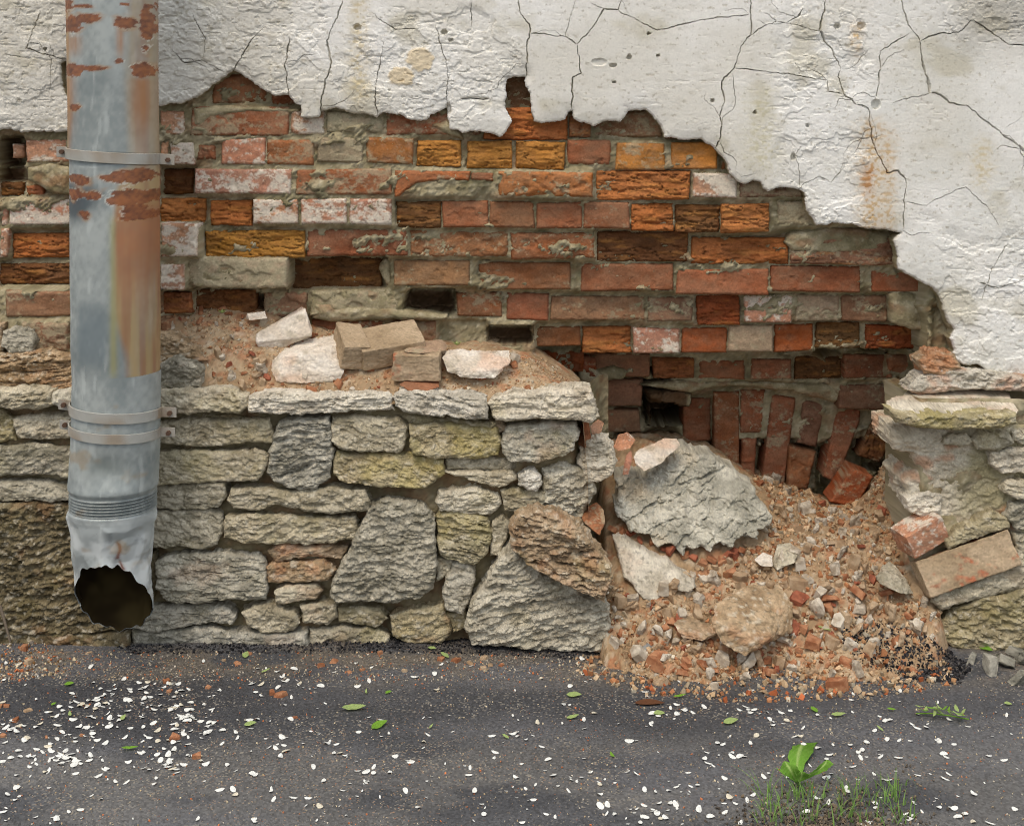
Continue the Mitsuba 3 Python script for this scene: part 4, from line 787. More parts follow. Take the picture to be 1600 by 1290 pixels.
loose('masonry_boulder', chunk([(1146, 922, -.13), (1184, 906, -.09), (1220, 916, -.10), (1240, 942, -.15), (1206, 968, -.245), (1188, 962, -.25), (1136, 940, -.225), (1238, 985, -.21), (1204, 996, -.275), (1186, 1004, -.285), (1164, 1025, -.295), (1128, 1008, -.29), (1112, 968, -.27), (1118, 944, -.22)], rough=.0085, seed=823, color=stone_color(823, 5, .0, .35), freq=30, soft=1), 'large tan boulder of masonry at the front of the rubble spill', 'boulder')
loose('masonry_boulder', chunk([(1052, 974, -.21), (1075, 955, -.15), (1110, 948, -.12), (1125, 955, -.14), (1122, 990, -.22), (1100, 1000, -.25), (1065, 994, -.25)], rough=.010, seed=824, color=stone_color(824, 5, .0, .35)), 'smaller tan lump tucked against the left of the large boulder', 'boulder')
loose('wedge_stone', chunk([(1366, 902, -.13), (1378, 880, -.08), (1390, 875, -.06), (1402, 884, -.08), (1412, 905, -.10), (1428, 928, -.13), (1410, 928, -.16), (1375, 912, -.16)], rough=.008, seed=825, color=stone_color(825, 0, .1, .2)), 'grey-tan wedge-shaped stone below the tilted bricks on the right', 'stone')
loose('pale_stone', chunk([(1205, 880, -.03), (1215, 850, .0), (1235, 846, .0), (1250, 860, -.02), (1240, 878, -.06), (1215, 890, -.07)], rough=.008, seed=826, color=stone_color(826, 1, .0, .1)), 'small pale stone right below the lower corner of the grey slab', 'stone')
loose('pale_stone', chunk([(1178, 874, -.04), (1192, 862, -.02), (1208, 868, -.03), (1206, 884, -.07), (1190, 884, -.07)], rough=.005, seed=827, color=pale_color(827)), 'small white stone beside the pale stone under the grey slab', 'stone')
loose('brick_corner', chunk([(908, 808, -.10), (918, 790, -.06), (932, 783, -.04), (944, 795, -.06), (946, 815, -.10), (936, 834, -.13), (915, 818, -.13)], rough=.006, seed=828, color=bcol('r', 2, 828)), 'red brick corner wedged under the mortar left of the grey slab', 'brick')
loose('brick_corner', chunk([(903, 694, -.08), (908, 660, -.03), (920, 655, -.02), (925, 688, -.05), (914, 700, -.09)], rough=.003, seed=829, color=bcol('r', 0, 829)), 'flat triangular red brick piece standing by the end of the cap stones', 'brick')
loose('brick_corner', chunk([(922, 664, -.01), (935, 654, .02), (945, 660, .01), (938, 680, -.02), (926, 688, -.03)], rough=.003, seed=830, color=bcol('p', 2, 830)), 'pinkish brick piece just behind the triangular red one', 'brick')
loose('brick_flake', chunk([(958, 698, .06), (965, 678, .1), (980, 674, .11), (994, 686, .09), (985, 700, .05), (966, 704, .04)], rough=.003, seed=831, color=bcol('p', 2, 831)), 'pinkish brick flake on top of the rubble at the back of the hole', 'brick flake')
loose('brick_flake', chunk([(972, 742, .03), (978, 712, .05), (986, 702, .06), (988, 716, .05), (982, 742, .02)], rough=.002, seed=832, color=bcol('p', 2, 832)), 'narrow pinkish brick sliver standing on edge left of the grey slab', 'brick flake')
# bricks and cap stone built into the pier
def cap_height(P, t):
    return .020 * (terrace(fbm(P, 15, 4, 6031, (.5, .8, 1.4)), 6, .12) - .5) + .014 * (fbm(P, 50, 3, 6032) - .5) + .010 * (fbm(P, 120, 2, 6033) - .5) - .006 * sstep(.6, .95, ridged(P, 20, 2, 6034, (.5, 1, 1)))
mesh, col = tilted([(1393, 644), (1398, 632), (1420, 622), (1444, 610), (1476, 604), (1520, 600), (1560, 604), (1578, 612), (1580, 626), (1592, 642), (1584, 652), (1540, 650), (1500, 653), (1450, 651), (1410, 655)], lambda y: np.interp(y, [600, 655], [.02, -.19]), .05, cap_height, stone_color(6030, 4, .0, .3), er=.008, ed=.008, jag=.005, seed=6030)
tag(put('stone', mesh, 'masonry', False, col, PIER), 'thin pale cap slab with a sloping crumbly top')
def part(base, built, parent, label=None):
    mesh, col = built
    k = put(base, mesh, 'masonry', True, col, parent)
    if label: tag(k, label)
part('brick', block(at(1436, 832, -.105), (.108, .08, .064), rot(2, -24, 16), seed=840, rough=.004, color=bcol('p', 4, 840), cut=.05), PIER, 'short pinkish brick tilted at the edge of the pier')
part('brick', block(at(1508, 880, -.115), (.245, .08, .088), rot(-20, -18, 4), seed=841, rough=.004, color=dusty_brick(841), cut=.04), PIER, 'large tilted brick with a grey face and red corner')
part('brick', chunk([(1425, 735, -.05), (1432, 715, -.03), (1468, 738, -.04), (1440, 755, -.07), (1430, 755, -.06)], rough=.003, seed=842, color=bcol('o', 1, 842)), PIER)
# grey cobbles at the right edge
for k, (x, y, w, hh) in enumerate([(1577, 1002, 20, 18), (1590, 1018, 34, 20), (1572, 1032, 42, 24), (1600, 1030, 30, 22), (1594, 1056, 36, 34), (1520, 1030, 26, 14), (1548, 1046, 40, 14), (1616, 1046, 30, 30)]):
    g = at_ground(x, y + hh * 0.3); s = w * (g[1] - CAM_Y) / FPX
    b = block(g + [0, 0, s * .17], (s, s * .8, s * .42), rot(10 * k, 13 * k, 40 * k), res=.006, rough=.006, seed=850 + k, color=lambda P, h=0, t=0, k=k: .62 * grey_color(850 + k)(P), cut=.35, soft=2)
    loose('cobble', b, 'grey angular stone in the small heap at the right edge of the asphalt', 'stone', 'grey stones heaped at the right edge')

# ------------------------------------------------------------------ shards and crumbs
rng = np.random.default_rng(77)
def shard_mesh(seed, flat):
    r = np.random.default_rng(seed)
    n = r.integers(5, 8)
    ang = np.sort(r.uniform(0, 2 * np.pi, n)) + np.arange(n) * 0.05
    rad = r.uniform(0.6, 1.0, n)
    bot = np.c_[np.cos(ang) * rad, np.sin(ang) * rad * r.uniform(.55, .9), np.full(n, -flat) + r.uniform(-.08, .08, n)]
    top = bot * [r.uniform(.7, .98), r.uniform(.7, .98), 1]; top[:, 2] = flat + r.uniform(-.12, .12, n)
    hm = m3.Manifold.hull_points(np.vstack([bot, top])).to_mesh()
    return hm.vert_properties[:, :3], hm.tri_verts
FLAT = [mikit.ply(shard_mesh(900 + k, 0.16 + 0.05 * (k % 4)), None) for k in range(10)]
LUMP = [mikit.ply(shard_mesh(950 + k, 0.45 + 0.1 * (k % 3)), None) for k in range(10)]
def rough_lump(seed):
    m = m3.Manifold.hull_points(np.asarray(shard_mesh(seed, .5)[0], float)).refine_to_length(.26).to_mesh()
    tm = trimesh.Trimesh(m.vert_properties[:, :3], m.tri_verts, process=True)
    V = np.array(tm.vertices); V = V + np.array(tm.vertex_normals) * (.42 * (fbm(V, 1.6, 3, seed) - .5) + .22 * (fbm(V, 4.5, 2, seed + 1) - .5))[:, None]
    return V, np.array(tm.faces)
RLUMP = [mikit.ply(rough_lump(980 + k), None) for k in range(8)]
LUMP = LUMP[:4] + RLUMP[:6]
def normal_of(zf, XY):
    e = 0.012
    z0 = zf(np.array([XY, XY + [e, 0], XY + [0, e]]))
    n = np.array([-(z0[1] - z0[0]) / e, -(z0[2] - z0[0]) / e, 1.0])
    return z0[0], n / np.linalg.norm(n)
def seat(zf, XY, size, shape, base, mat, label, cat, group, sink=0.1, tilt=25):
    z, n = normal_of(zf, np.asarray(XY))
    if not np.isfinite(z): return
    ax = np.cross([0, 0, 1], n); ang = math.degrees(math.acos(min(1, n[2])))
    M = T().translate([XY[0], XY[1], z + sink * size])
    if np.linalg.norm(ax) > 1e-6: M = M.rotate(ax.tolist(), ang * 0.8)
    M = M.rotate([1, 0, 0], rng.uniform(-tilt, tilt)).rotate([0, 1, 0], rng.uniform(-tilt, tilt)).rotate([0, 0, 1], rng.uniform(0, 360)).scale(float(size))
    k = newkey(base)
    scene[k] = {**shape, 'bsdf': {'type': 'ref', 'id': mat}, 'to_world': M}
    tag(k, label, cat, group)
flat_z = lambda XY: ground_z(np.c_[XY, np.zeros(len(XY))])
def both_z(XY):
    a, b = spill_z(XY), flat_z(XY)
    return np.where(np.isfinite(a), np.maximum(a, b), b)
def find(px, py, zf, y0=-0.45, y1=0.5):
    """the place where the sight line of a spot meets a bank"""
    Y = np.linspace(y0, y1, 160)
    P = np.array([at(px, py, y) for y in Y])
    z = zf(P[:, :2])
    hit = np.nonzero(P[:, 2] <= z)[0]
    return P[hit[0], :2] if len(hit) else None
def in_hull(px, py, poly): return shapely.contains_xy(shapely.Polygon(poly), px, py)
SPILL = [(948, 890), (1000, 950), (1080, 890), (1190, 850), (1205, 780), (1170, 742), (1240, 756), (1300, 790), (1350, 780), (1385, 716), (1424, 700), (1410, 790), (1400, 860), (1430, 930), (1470, 960), (1460, 1010), (1330, 1062), (1200, 1058), (1000, 1065), (950, 1000)]
spots = []
while len(spots) < 330:
    x, y = rng.uniform(940, 1480), rng.uniform(700, 1080)
    if not in_hull(x, y, SPILL) or any(math.hypot(x - a, (y - b) * 1.3) < 8 for a, b in spots): continue
    spots.append((x, y))
GR = [('brick_shard', FLAT, 'shard_orange', 'small orange brick shard', 'brick shard', 'orange brick shards'), ('brick_shard', FLAT, 'shard_red', 'small dark red brick shard', 'brick shard', 'dark red brick shards'),
      ('brick_crumb', LUMP, 'shard_buff', 'small buff brick fragment', 'brick fragment', 'buff brick fragments'), ('mortar_crumb', LUMP, 'shard_pale', 'small pale mortar lump', 'mortar lump', 'pale mortar lumps')]
def spill_zone(x, y):
    return 'in the upper part of the rubble spill under the arch' if y < 830 else 'at the foot of the rubble spill' if y > 990 else 'in the rubble left of the tan boulder' if x < 1110 else 'in the middle of the rubble spill right of the boulder'
for x, y in spots:
    s = find(x, y, both_z)
    if s is None: continue
    g = rng.choice(4, p=[.30, .10, .24, .36] if y > 900 else [.12, .05, .41, .42])
    size = (0.010 + 0.024 * rng.random() ** 2.2) * (1.1 if y > 900 else .9)
    b, sh, m, lb, ct, gp = GR[g]
    zn = spill_zone(x, y)
    seat(both_z, s, size, sh[rng.integers(10)], b, m, lb + ' ' + zn, ct, gp + ' ' + zn, sink=.28)
for k in range(16):
    u = (k + rng.uniform(-.3, .3)) / 15
    x, y = 958 + 232 * u, np.interp(u, [0, .2, .45, .62, .8, 1], [834, 846, 872, 882, 876, 858]) + rng.uniform(-3, 6)
    s = find(x, y, both_z)
    if s is not None: seat(both_z, s, rng.uniform(.014, .026), FLAT[rng.integers(10)], 'brick_shard', 'shard_orange' if rng.random() < .65 else 'shard_red', 'brick shard in the orange layer crushed under the grey mortar slab', 'brick shard', 'brick shards crushed under the grey slab', sink=.5)
for k, (x, y, sz, m) in enumerate([(1092, 945, .030, 'pale'), (1160, 1035, .026, 'pale'), (1000, 985, .030, 'pale'), (985, 955, .024, 'buff'), (1045, 1000, .024, 'pale'), (1085, 1018, .028, 'buff'), (1225, 1010, .026, 'pale'), (1282, 962, .034, 'pale'), (1318, 985, .026, 'buff'), (1350, 905, .026, 'pale'),
                                    (1290, 925, .030, 'buff'), (1240, 872, .034, 'pale'), (1320, 868, .028, 'pale'), (1375, 845, .026, 'buff'), (1395, 790, .024, 'pale'), (1345, 800, .028, 'buff'), (1260, 800, .030, 'pale'), (1225, 770, .024, 'buff'), (1400, 960, .034, 'buff'), (1425, 985, .026, 'pale'), (1165, 1062, .020, 'pale'), (1235, 1050, .022, 'pale'), (960, 1005, .020, 'pale'), (1272, 1055, .020, 'buff')]):
    z = find(x, y, both_z)
    if z is not None: seat(both_z, z, sz, RLUMP[int(rng.integers(8))], 'rubble_lump', 'shard_' + m, 'rough fist-sized ' + ('pale mortar' if m == 'pale' else 'buff brick') + ' lump half sunk in the rubble spill', 'rubble lump', ('pale mortar' if m == 'pale' else 'buff brick') + ' lumps in the rubble spill', sink=.25)
# a few large ones the photograph shows
for x, y, s, m, lb in [(1310, 1075, .036, 'shard_orange', 'large orange brick shard lying furthest out on the asphalt before the spill'), (1322, 1035, .034, 'shard_orange', 'pointed orange brick shard at the foot of the spill, above the outermost one'), (1272, 1010, .030, 'shard_orange', 'long orange brick shard at the right foot of the tan boulder'),
                       (1298, 1000, .028, 'shard_orange', 'square orange brick shard between the boulder and the black crumbs'), (1250, 940, .040, 'shard_red', 'dark red broken brick just right of the tan boulder'), (1030, 1030, .034, 'shard_orange', 'bent orange brick shard left of the tan boulder'),
                       (1062, 1052, .028, 'shard_orange', 'flat orange shard at the front left edge of the spill'), (1034, 1068, .032, 'shard_buff', 'buff square fragment standing out on the asphalt left of the spill'), (1115, 1074, .026, 'shard_pale', 'pale flat fragment on the asphalt in front of the spill'),
                       (1360, 1015, .040, 'shard_buff', 'pale pointed brick flake lying on the black crumbs'), (1405, 1005, .026, 'shard_orange', 'orange shard lying on the black crumbs right of the pale flake'), (1427, 1050, .020, 'shard_orange', 'small orange shard on the asphalt below the black crumbs'),
                       (1008, 1016, .034, 'shard_grey', 'grey slate-like stone at the left foot of the spill'), (1340, 952, .034, 'shard_pale', 'long pale mortar piece in the middle right of the spill'), (1176, 990, .026, 'shard_orange', 'orange shard in front of the tan boulder'), (1128, 880, .024, 'shard_orange', 'orange brick block under the lower edge of the grey slab'),
                       (1145, 868, .030, 'shard_red', 'dark orange brick piece half under the grey slab'), (1158, 905, .028, 'shard_buff', 'bright buff brick piece above the tan boulder'), (1100, 905, .022, 'shard_pale', 'rounded pale lump right of the limestone slab'), (1300, 850, .030, 'shard_buff', 'buff flake in the upper middle of the spill'),
                       (1320, 812, .026, 'shard_pale', 'pale upright mortar piece near the lowest tilted brick'), (988, 940, .026, 'shard_pale', 'pale rounded lump at the lower left of the limestone slab'), (1262, 905, .028, 'shard_pale', 'white stone chip in the middle of the spill'), (1245, 830, .03, 'shard_buff', 'buff flat flake at the upper right of the grey slab')]:
    z = find(x, y, both_z)
    if z is not None: seat(both_z, z, s, (FLAT + LUMP)[int(rng.integers(0, 14))], 'brick_fragment', m, lb, 'fragment', None, tilt=14)
LEDGE = [(262, 480), (330, 480), (410, 498), (540, 520), (700, 545), (800, 552), (850, 560), (905, 606), (760, 618), (400, 614), (320, 606), (300, 560), (262, 530)]
spots = []
while len(spots) < 120:
    x, y = rng.uniform(255, 905), rng.uniform(470, 620)
    if not in_hull(x, y, LEDGE) or (x > 540 and rng.random() < .4) or any(math.hypot(x - a, y - b) < 6 for a, b in spots): continue
    spots.append((x, y))
for x, y in spots:
    s = find(x, y, ledge_z, -0.16, 0.12)
    if s is None: continue
    g = rng.choice(4, p=[.4, .12, .26, .22])
    b, sh, m, lb, ct, gp = GR[g]
    zn = 'in the debris at the left end of the ledge' if x < 420 else 'in the debris on the ledge around the fallen chunks'
    seat(ledge_z, s, 0.008 + 0.017 * rng.random() ** 2.2, sh[rng.integers(10)], b, m, lb + ' ' + zn, ct, gp + ' ' + zn, sink=.25)
spots = [(425, 1083, .016), (440, 1086, .024), (258, 1065, .014), (45, 1110, .014), (25, 1125, .014), (37, 1020, .02), (47, 1036, .02), (310, 1182, .016), (272, 1153, .022), (140, 1023, .012), (152, 1032, .01), (520, 1035, .016), (500, 1040, .014), (592, 1025, .012), (632, 1048, .014), (690, 1032, .014), (712, 1033, .016), (735, 1036, .016), (757, 1030, .018), (765, 1040, .012), (755, 1045, .012), (460, 1120, .012), (326, 1073, .010), (372, 1036, .014), (785, 1040, .011), (1172, 1093, .008), (265, 1080, .011), (390, 1025, .010), (350, 1033, .010), (128, 1150, .010), (72, 1152, .009), (545, 1050, .010), (10, 1102, .012), (0, 1104, .012), (5, 1150, .010), (566, 1046, .010)]
for x, y, s in spots:
    seat(flat_z, at_ground(x, y)[:2], s, FLAT[rng.integers(10)], 'brick_shard', 'shard_orange' if rng.random() < .8 else 'shard_buff', 'small orange or buff brick shard lying flat on the asphalt', 'brick shard', 'brick shards scattered on the asphalt', sink=.12, tilt=6)

def crumb_mesh(points, sizes, cols, seed):
    r = np.random.default_rng(seed)
    protos = [shard_mesh(1200 + k, .14 + .06 * k) for k in range(8)]
    V, F, C, n = [], [], [], 0
    for p, s, c in zip(points, sizes, cols):
        v, f = protos[r.integers(8)]
        v = v @ rot(*r.uniform(-180, 180, 3)).T * s + p
        V.append(v); F.append(f + n); C.append(np.tile(c * r.uniform(.75, 1.2), (len(v), 1))); n += len(v)
    return (np.vstack(V), np.vstack(F)), np.clip(np.vstack(C), .01, .85)
PAL = [lin(178, 138, 102), lin(164, 114, 80), lin(188, 160, 128), lin(190, 180, 160), lin(162, 146, 122), lin(146, 104, 76), lin(184, 158, 126), lin(176, 150, 118), lin(192, 168, 138), lin(170, 146, 116)]
def strew(n, poly, zf, smin, smax, pal, seed, y0=-.45, y1=.35, lift=.3):
    r = np.random.default_rng(seed)
    a = np.array(poly); pts, sz, cs = [], [], []
    # sample in plan, keep those that fall in the outline
    while len(pts) < n:
        m = 4000
        x, y = r.uniform(a[:, 0].min(), a[:, 0].max(), m), r.uniform(a[:, 1].min(), a[:, 1].max(), m)
        Yv = r.uniform(y0, y1, m)
        XY = np.c_[(x - 800) * (Yv - CAM_Y) / FPX, Yv]
        z = zf(XY)
        P = np.c_[XY, z]
        ok = np.isfinite(z)
        q = px_of(P)
        ok &= shapely.contains_xy(shapely.Polygon(poly), q[:, 0], q[:, 1])
        for p in P[ok]:
            s = smin + (smax - smin) * r.random() ** 3.2
            pts.append(p + [0, 0, s * lift]); sz.append(s); cs.append(pal[r.integers(len(pal))])
    return pts[:n], sz[:n], cs[:n]
mesh, col = crumb_mesh(*strew(7600, SPILL, both_z, .0016, .0125, PAL, 31, -.45, .45), 32)
tag(put('rubble_crumbs', mesh, 'dull', False, col), 'fine brick and mortar crumbs covering the rubble spill', 'rubble', kind='stuff')
mesh, col = crumb_mesh(*strew(3200, LEDGE, ledge_z, .0018, .007, PAL, 33, -.16, .12), 34)
tag(put('ledge_crumbs', mesh, 'dull', False, col), 'fine brick crumbs strewn over the ledge above the plinth', 'rubble', kind='stuff')
mesh, col = crumb_mesh(*strew(1100, [(900, 1022), (960, 1030), (1100, 1050), (1320, 1055), (1480, 1030), (1500, 1070), (1360, 1092), (1160, 1098), (1000, 1086), (900, 1050)], both_z, .0016, .0125, PAL + [lin(172, 100, 66)], 42, -.5, -.1), 43)
tag(put('stray_crumbs', mesh, 'dull', False, col), 'stray brick and mortar crumbs on the asphalt around the foot of the spill', 'rubble', kind='stuff')
DARK = [lin(46, 46, 48), lin(62, 60, 62), lin(36, 36, 38), lin(82, 78, 76)]
HEAP = [(1310, 990), (1335, 962), (1400, 972), (1440, 985), (1470, 1010), (1520, 1040), (1500, 1070), (1420, 1060), (1350, 1040), (1320, 1010)]
p1 = strew(2000, HEAP, both_z, .002, .007, DARK, 35)
FOOT = [(560, 996), (600, 980), (625, 985), (640, 1002), (720, 998), (745, 1000), (760, 1008), (960, 1016), (950, 1032), (800, 1024), (640, 1020), (420, 1020), (200, 1022), (180, 1008), (400, 1004)]
p2 = strew(2600, FOOT, flat_z, .002, .006, DARK, 36, -.30, -.05)
mesh, col = crumb_mesh(p1[0] + p2[0], p1[1] + p2[1], p1[2] + p2[2], 37)
tag(put('asphalt_crumbs', mesh, 'dull', False, col), 'black asphalt crumbs along the foot of the wall and beside the spill', 'gravel', kind='stuff')
MIX = [lin(196, 120, 80), lin(206, 190, 160), lin(170, 150, 120), lin(120, 112, 104), lin(190, 180, 165)]
p1 = strew(2600, [(0, 1015), (960, 1020), (960, 1062), (500, 1066), (0, 1060)], flat_z, .0012, .004, MIX, 38, -.42, -.12)
p2 = strew(4200, [(0, 1060), (1600, 1060), (1600, 1290), (0, 1290)], flat_z, .0011, .0032, MIX, 39, -1.1, -.3)
p3 = strew(500, [(0, 985), (60, 1000), (130, 1030), (110, 1050), (0, 1070)], flat_z, .002, .007, MIX + [lin(120, 90, 60)], 40, -.36, -.1)
mesh, col = crumb_mesh(p1[0] + p2[0] + p3[0], p1[1] + p2[1] + p3[1], p1[2] + p2[2] + p3[2], 41)
tag(put('path_grit', mesh, 'dull', False, col), 'fine grit and dust specks scattered over the asphalt', 'grit', kind='stuff')

# ------------------------------------------------------------------ seeds and leaves on the path
def disc(n, bend, notch=False):
    a = np.arange(n) * 2 * np.pi / n
    v = np.vstack([[0, 0, .10], np.c_[np.cos(a), .72 * np.sin(a), bend * np.cos(2 * a)]])
    i = np.arange(n)
    top = np.c_[np.zeros(n, int), 1 + i, 1 + (i + 1) % n]
    vb = v * [.97, .97, 1] - [0, 0, .09]
    side = np.vstack([np.c_[1 + (i + 1) % n, 1 + i, n + 2 + i], np.c_[1 + (i + 1) % n, n + 2 + i, n + 2 + (i + 1) % n]])
    return np.vstack([v, vb]), np.vstack([top, top[:, ::-1] + n + 1, side])
SEEDS = [mikit.ply(disc(9, b), None) for b in (.05, .16, -.12, .22)]
rng = np.random.default_rng(91)
cnt = 0
centres = [(rng.uniform(0, 330), rng.uniform(1065, 1200)) for _ in range(16)] + [(rng.uniform(250, 1600), rng.uniform(1040, 1280)) for _ in range(26)]
def seed_spot():
    if rng.random() < .42:
        c = centres[rng.integers(len(centres))]
        return c[0] + rng.normal(0, 26), c[1] + rng.normal(0, 9)
    return rng.uniform(-10, 1610), rng.uniform(1030, 1288)
def seed_dens(x, y):
    d = 1.0 if (x < 330 and 1060 < y < 1215) else (.5 if x < 700 else .4)
    if 1060 < y < 1110 and 420 < x: d *= .3
    if y < 1060: d *= .55
    return d
while cnt < 295:
    x, y = seed_spot()
    if not 1022 < y < 1288 or rng.random() > seed_dens(x, y): continue
    g = at_ground(x, y)
    z = flat_z(g[None, :2])[0]
    s = rng.uniform(.0054, .0088)
    k = newkey('winged_seed')
    cream = rng.random() < .15
    scene[k] = {**SEEDS[rng.integers(4)], 'bsdf': {'type': 'ref', 'id': 'seed_cream' if cream else 'seed_white'},
                'to_world': T().translate([g[0], g[1], z + .003]).rotate([1, 0, 0], rng.uniform(-20, 20)).rotate([0, 1, 0], rng.uniform(-16, 16)).rotate([0, 0, 1], rng.uniform(0, 360)).scale([s * rng.uniform(.85, 1.3), s, s])}
    zn = 'in the thick scatter below the downpipe' if x < 340 else 'mid-path below the stone plinth' if x < 950 else 'on the asphalt below the rubble spill'
    zn += ', close to the wall' if y < 1075 else ''
    tag(k, ('small cream winged seed ' if cream else 'small white papery seed ') + zn, 'seed', ('cream seeds ' if cream else 'white seeds ') + zn)
    cnt += 1
V, F, n = [], [], 0
for k in range(700):
    x, y = seed_spot()
    if not 1015 < y < 1288 or rng.random() > seed_dens(x, y) + .25: continue
    g = at_ground(x, y); s = .0022 + .0045 * rng.random() ** 1.6
    v, f = disc(6, .15)
    v = (v * [s * 1.5, s, s]) @ rot(rng.uniform(-25, 25), rng.uniform(-25, 25), 0).T @ rot(0, 0, rng.uniform(0, 360)).T + [g[0], g[1], flat_z(g[None, :2])[0] + .002]
    V.append(v); F.append(f + n); n += len(v)
tag(put('seed_litter', (np.vstack(V), np.vstack(F)), 'seed_white', False), 'tiny pale seed scraps scattered between the larger seeds', 'litter', kind='stuff')
def leaf_mesh(n=8, wid=.28, curl=.15, seed=0):
    r = np.random.default_rng(seed)
    t = np.linspace(0, 1, n)
    w = wid * np.sin(np.pi * t ** .85) ** .8 + .004
    zc = curl * (t - .5) ** 2 + r.uniform(-.02, .02, n)
    y = .08 * np.sin(3 * t)
    L = np.c_[t - .5, y + w, zc + .10 * w]; M = np.c_[t - .5, y, zc]; R = np.c_[t - .5, y - w, zc + .12 * w]
    V = np.vstack([L, M, R]); i = np.arange(n - 1)
    F = np.vstack([np.c_[i, i + n, i + n + 1], np.c_[i, i + n + 1, i + 1], np.c_[i + n, i + 2 * n, i + 2 * n + 1], np.c_[i + n, i + 2 * n + 1, i + n + 1]])
    return V, F
LEAVES = [mikit.ply(leaf_mesh(8, w, c, s), None, smooth=True) for s, (w, c) in enumerate([(.26, .2), (.18, .35), (.12, .5), (.30, .1)])]
SPOT = [(593, 1135, 30, 25, 'broad green leaf lying near the middle of the asphalt, largest of the fallen leaves'), (553, 1110, 38, 4, 'long narrow green leaf just above the broad leaf'), (573, 1082, 13, 60, 'small rounded leaf above the long narrow leaf'), (607, 1083, 11, 20, 'small pale leaf to the right of the small rounded leaf'),
        (897, 1088, 24, 0, 'pale green leaf lying level on the smooth dark band in the middle'), (895, 1122, 22, 15, 'pale green leaf directly below the level leaf in the middle'), (1062, 1090, 22, 10, 'pale leaf lying right in front of the buff fragment'), (1030, 1116, 18, 0, 'small leaf between the brown leaf stain and the spill'), (1142, 1130, 26, 12, 'ragged pale leaf below the spill'),
        (957, 1181, 14, 70, 'yellowish leaf at the bottom centre of the asphalt'), (1288, 987, 22, -20, 'pale green leaf lying on the rubble right of the tan boulder'), (1403, 1052, 15, 40, 'small curled leaf on the asphalt below the black crumbs'), (1539, 1020, 24, -25, 'bright green leaf beside the grey stones'), (790, 1153, 15, -30, 'small yellow-green leaf in the centre near the bottom'),
        (674, 1135, 13, 40, 'small leaf to the right of the broad leaf'), (108, 1071, 15, 10, 'green leaf at the left among the seeds, near the wall'), (193, 1123, 14, 50, 'curled green leaf below the downpipe mouth'), (110, 1117, 14, 70, 'green leaf among a cluster of seeds at the left'), (203, 1171, 26, 3, 'slender dark green leaf near the bottom left'),
        (385, 1028, 17, 55, 'whitish green leaf close to the wall right of the downpipe'), (391, 1131, 20, 12, 'green leaf left of the broad leaf'), (1393, 1110, 14, -10, 'small bright leaf left of the leafy sprig'), (1375, 1142, 16, -40, 'curved leaf in front of the leafy sprig'), (1575, 1100, 12, -10, 'small leaf below the grey stones at the right edge'), (1272, 1112, 16, -40, 'thin curved leaf on the dark asphalt right of the brown stain'), (1310, 1120, 24, 5, 'thin leaf with a seed on it right of the thin curved leaf'),
        (415, 1051, 17, 25, 'small pale leaf near the brick flakes on the left half'), (84, 1102, 9, 30, 'tiny leaf in the thick seeds at the left'), (675, 1018, 14, -10, 'pale leaf close to the foot of the big stone'), (695, 1028, 20, -30, 'pale leaf beside the row of orange shards')]
for k, (x, y, L, a, lb) in enumerate(SPOT):
    on = both_z if (y < 1000 and x > 1200) else flat_z
    g = find(x, y, both_z) if y < 1000 else at_ground(x, y)[:2]
    z = on(np.array([g]))[0]
    s = L * (g[1] - CAM_Y) / FPX
    kk = newkey('fallen_leaf')
    scene[kk] = {**LEAVES[k % 4], 'bsdf': {'type': 'ref', 'id': 'leaf_pale' if k % 3 else 'leaf_green'}, 'to_world': T().translate([g[0], g[1], z + .004 + .02 * s]).rotate([1, 0, 0], 12).rotate([0, 0, 1], a * 1.6).scale(float(s))}
    tag(kk, lb, 'leaf')
g = at_ground(1015, 1100)
V, F = leaf_mesh(10, .22, .02, 9)
k = newkey('dry_leaf')
scene[k] = {**mikit.ply((V * [.066, .066, .01], F), 'leaf_brown', smooth=True), 'to_world': T().translate([g[0], g[1], flat_z(g[None, :2])[0] + .004])}
tag(k, 'flat dry brown leaf pressed on the smooth asphalt', 'leaf')
# leafy sprig
tag('leafy_sprig', 'bright green sprig of small leaves lying on the asphalt at the right', 'sprig')
g = at_ground(1470, 1122)
r = np.random.default_rng(5)
st = np.array([[-.05, .012, .006], [-.02, .004, .01], [.02, -.008, .01], [.055, -.016, .006]]) + g
def tube(pts, rad, sides=6):
    pts = np.asarray(pts, float); rad = np.broadcast_to(rad, (len(pts),))
    t = np.gradient(pts, axis=0); t /= np.linalg.norm(t, axis=1, keepdims=True)
    a = np.cross(t, [0.31, 0.17, 0.93]); a /= np.linalg.norm(a, axis=1, keepdims=True); b = np.cross(t, a)
    th = np.arange(sides) * 2 * np.pi / sides
    V = (pts[:, None] + rad[:, None, None] * (np.cos(th)[None, :, None] * a[:, None] + np.sin(th)[None, :, None] * b[:, None])).reshape(-1, 3)
    i, j = np.meshgrid(np.arange(len(pts) - 1), np.arange(sides), indexing='ij')
    q = np.stack([i * sides + j, i * sides + (j + 1) % sides, (i + 1) * sides + (j + 1) % sides, (i + 1) * sides + j], -1).reshape(-1, 4)
    return V, np.vstack([q[:, [0, 1, 2]], q[:, [0, 2, 3]]])
put('stem', tube(st, .0014), 'leaf_green', True, None, 'leafy_sprig')
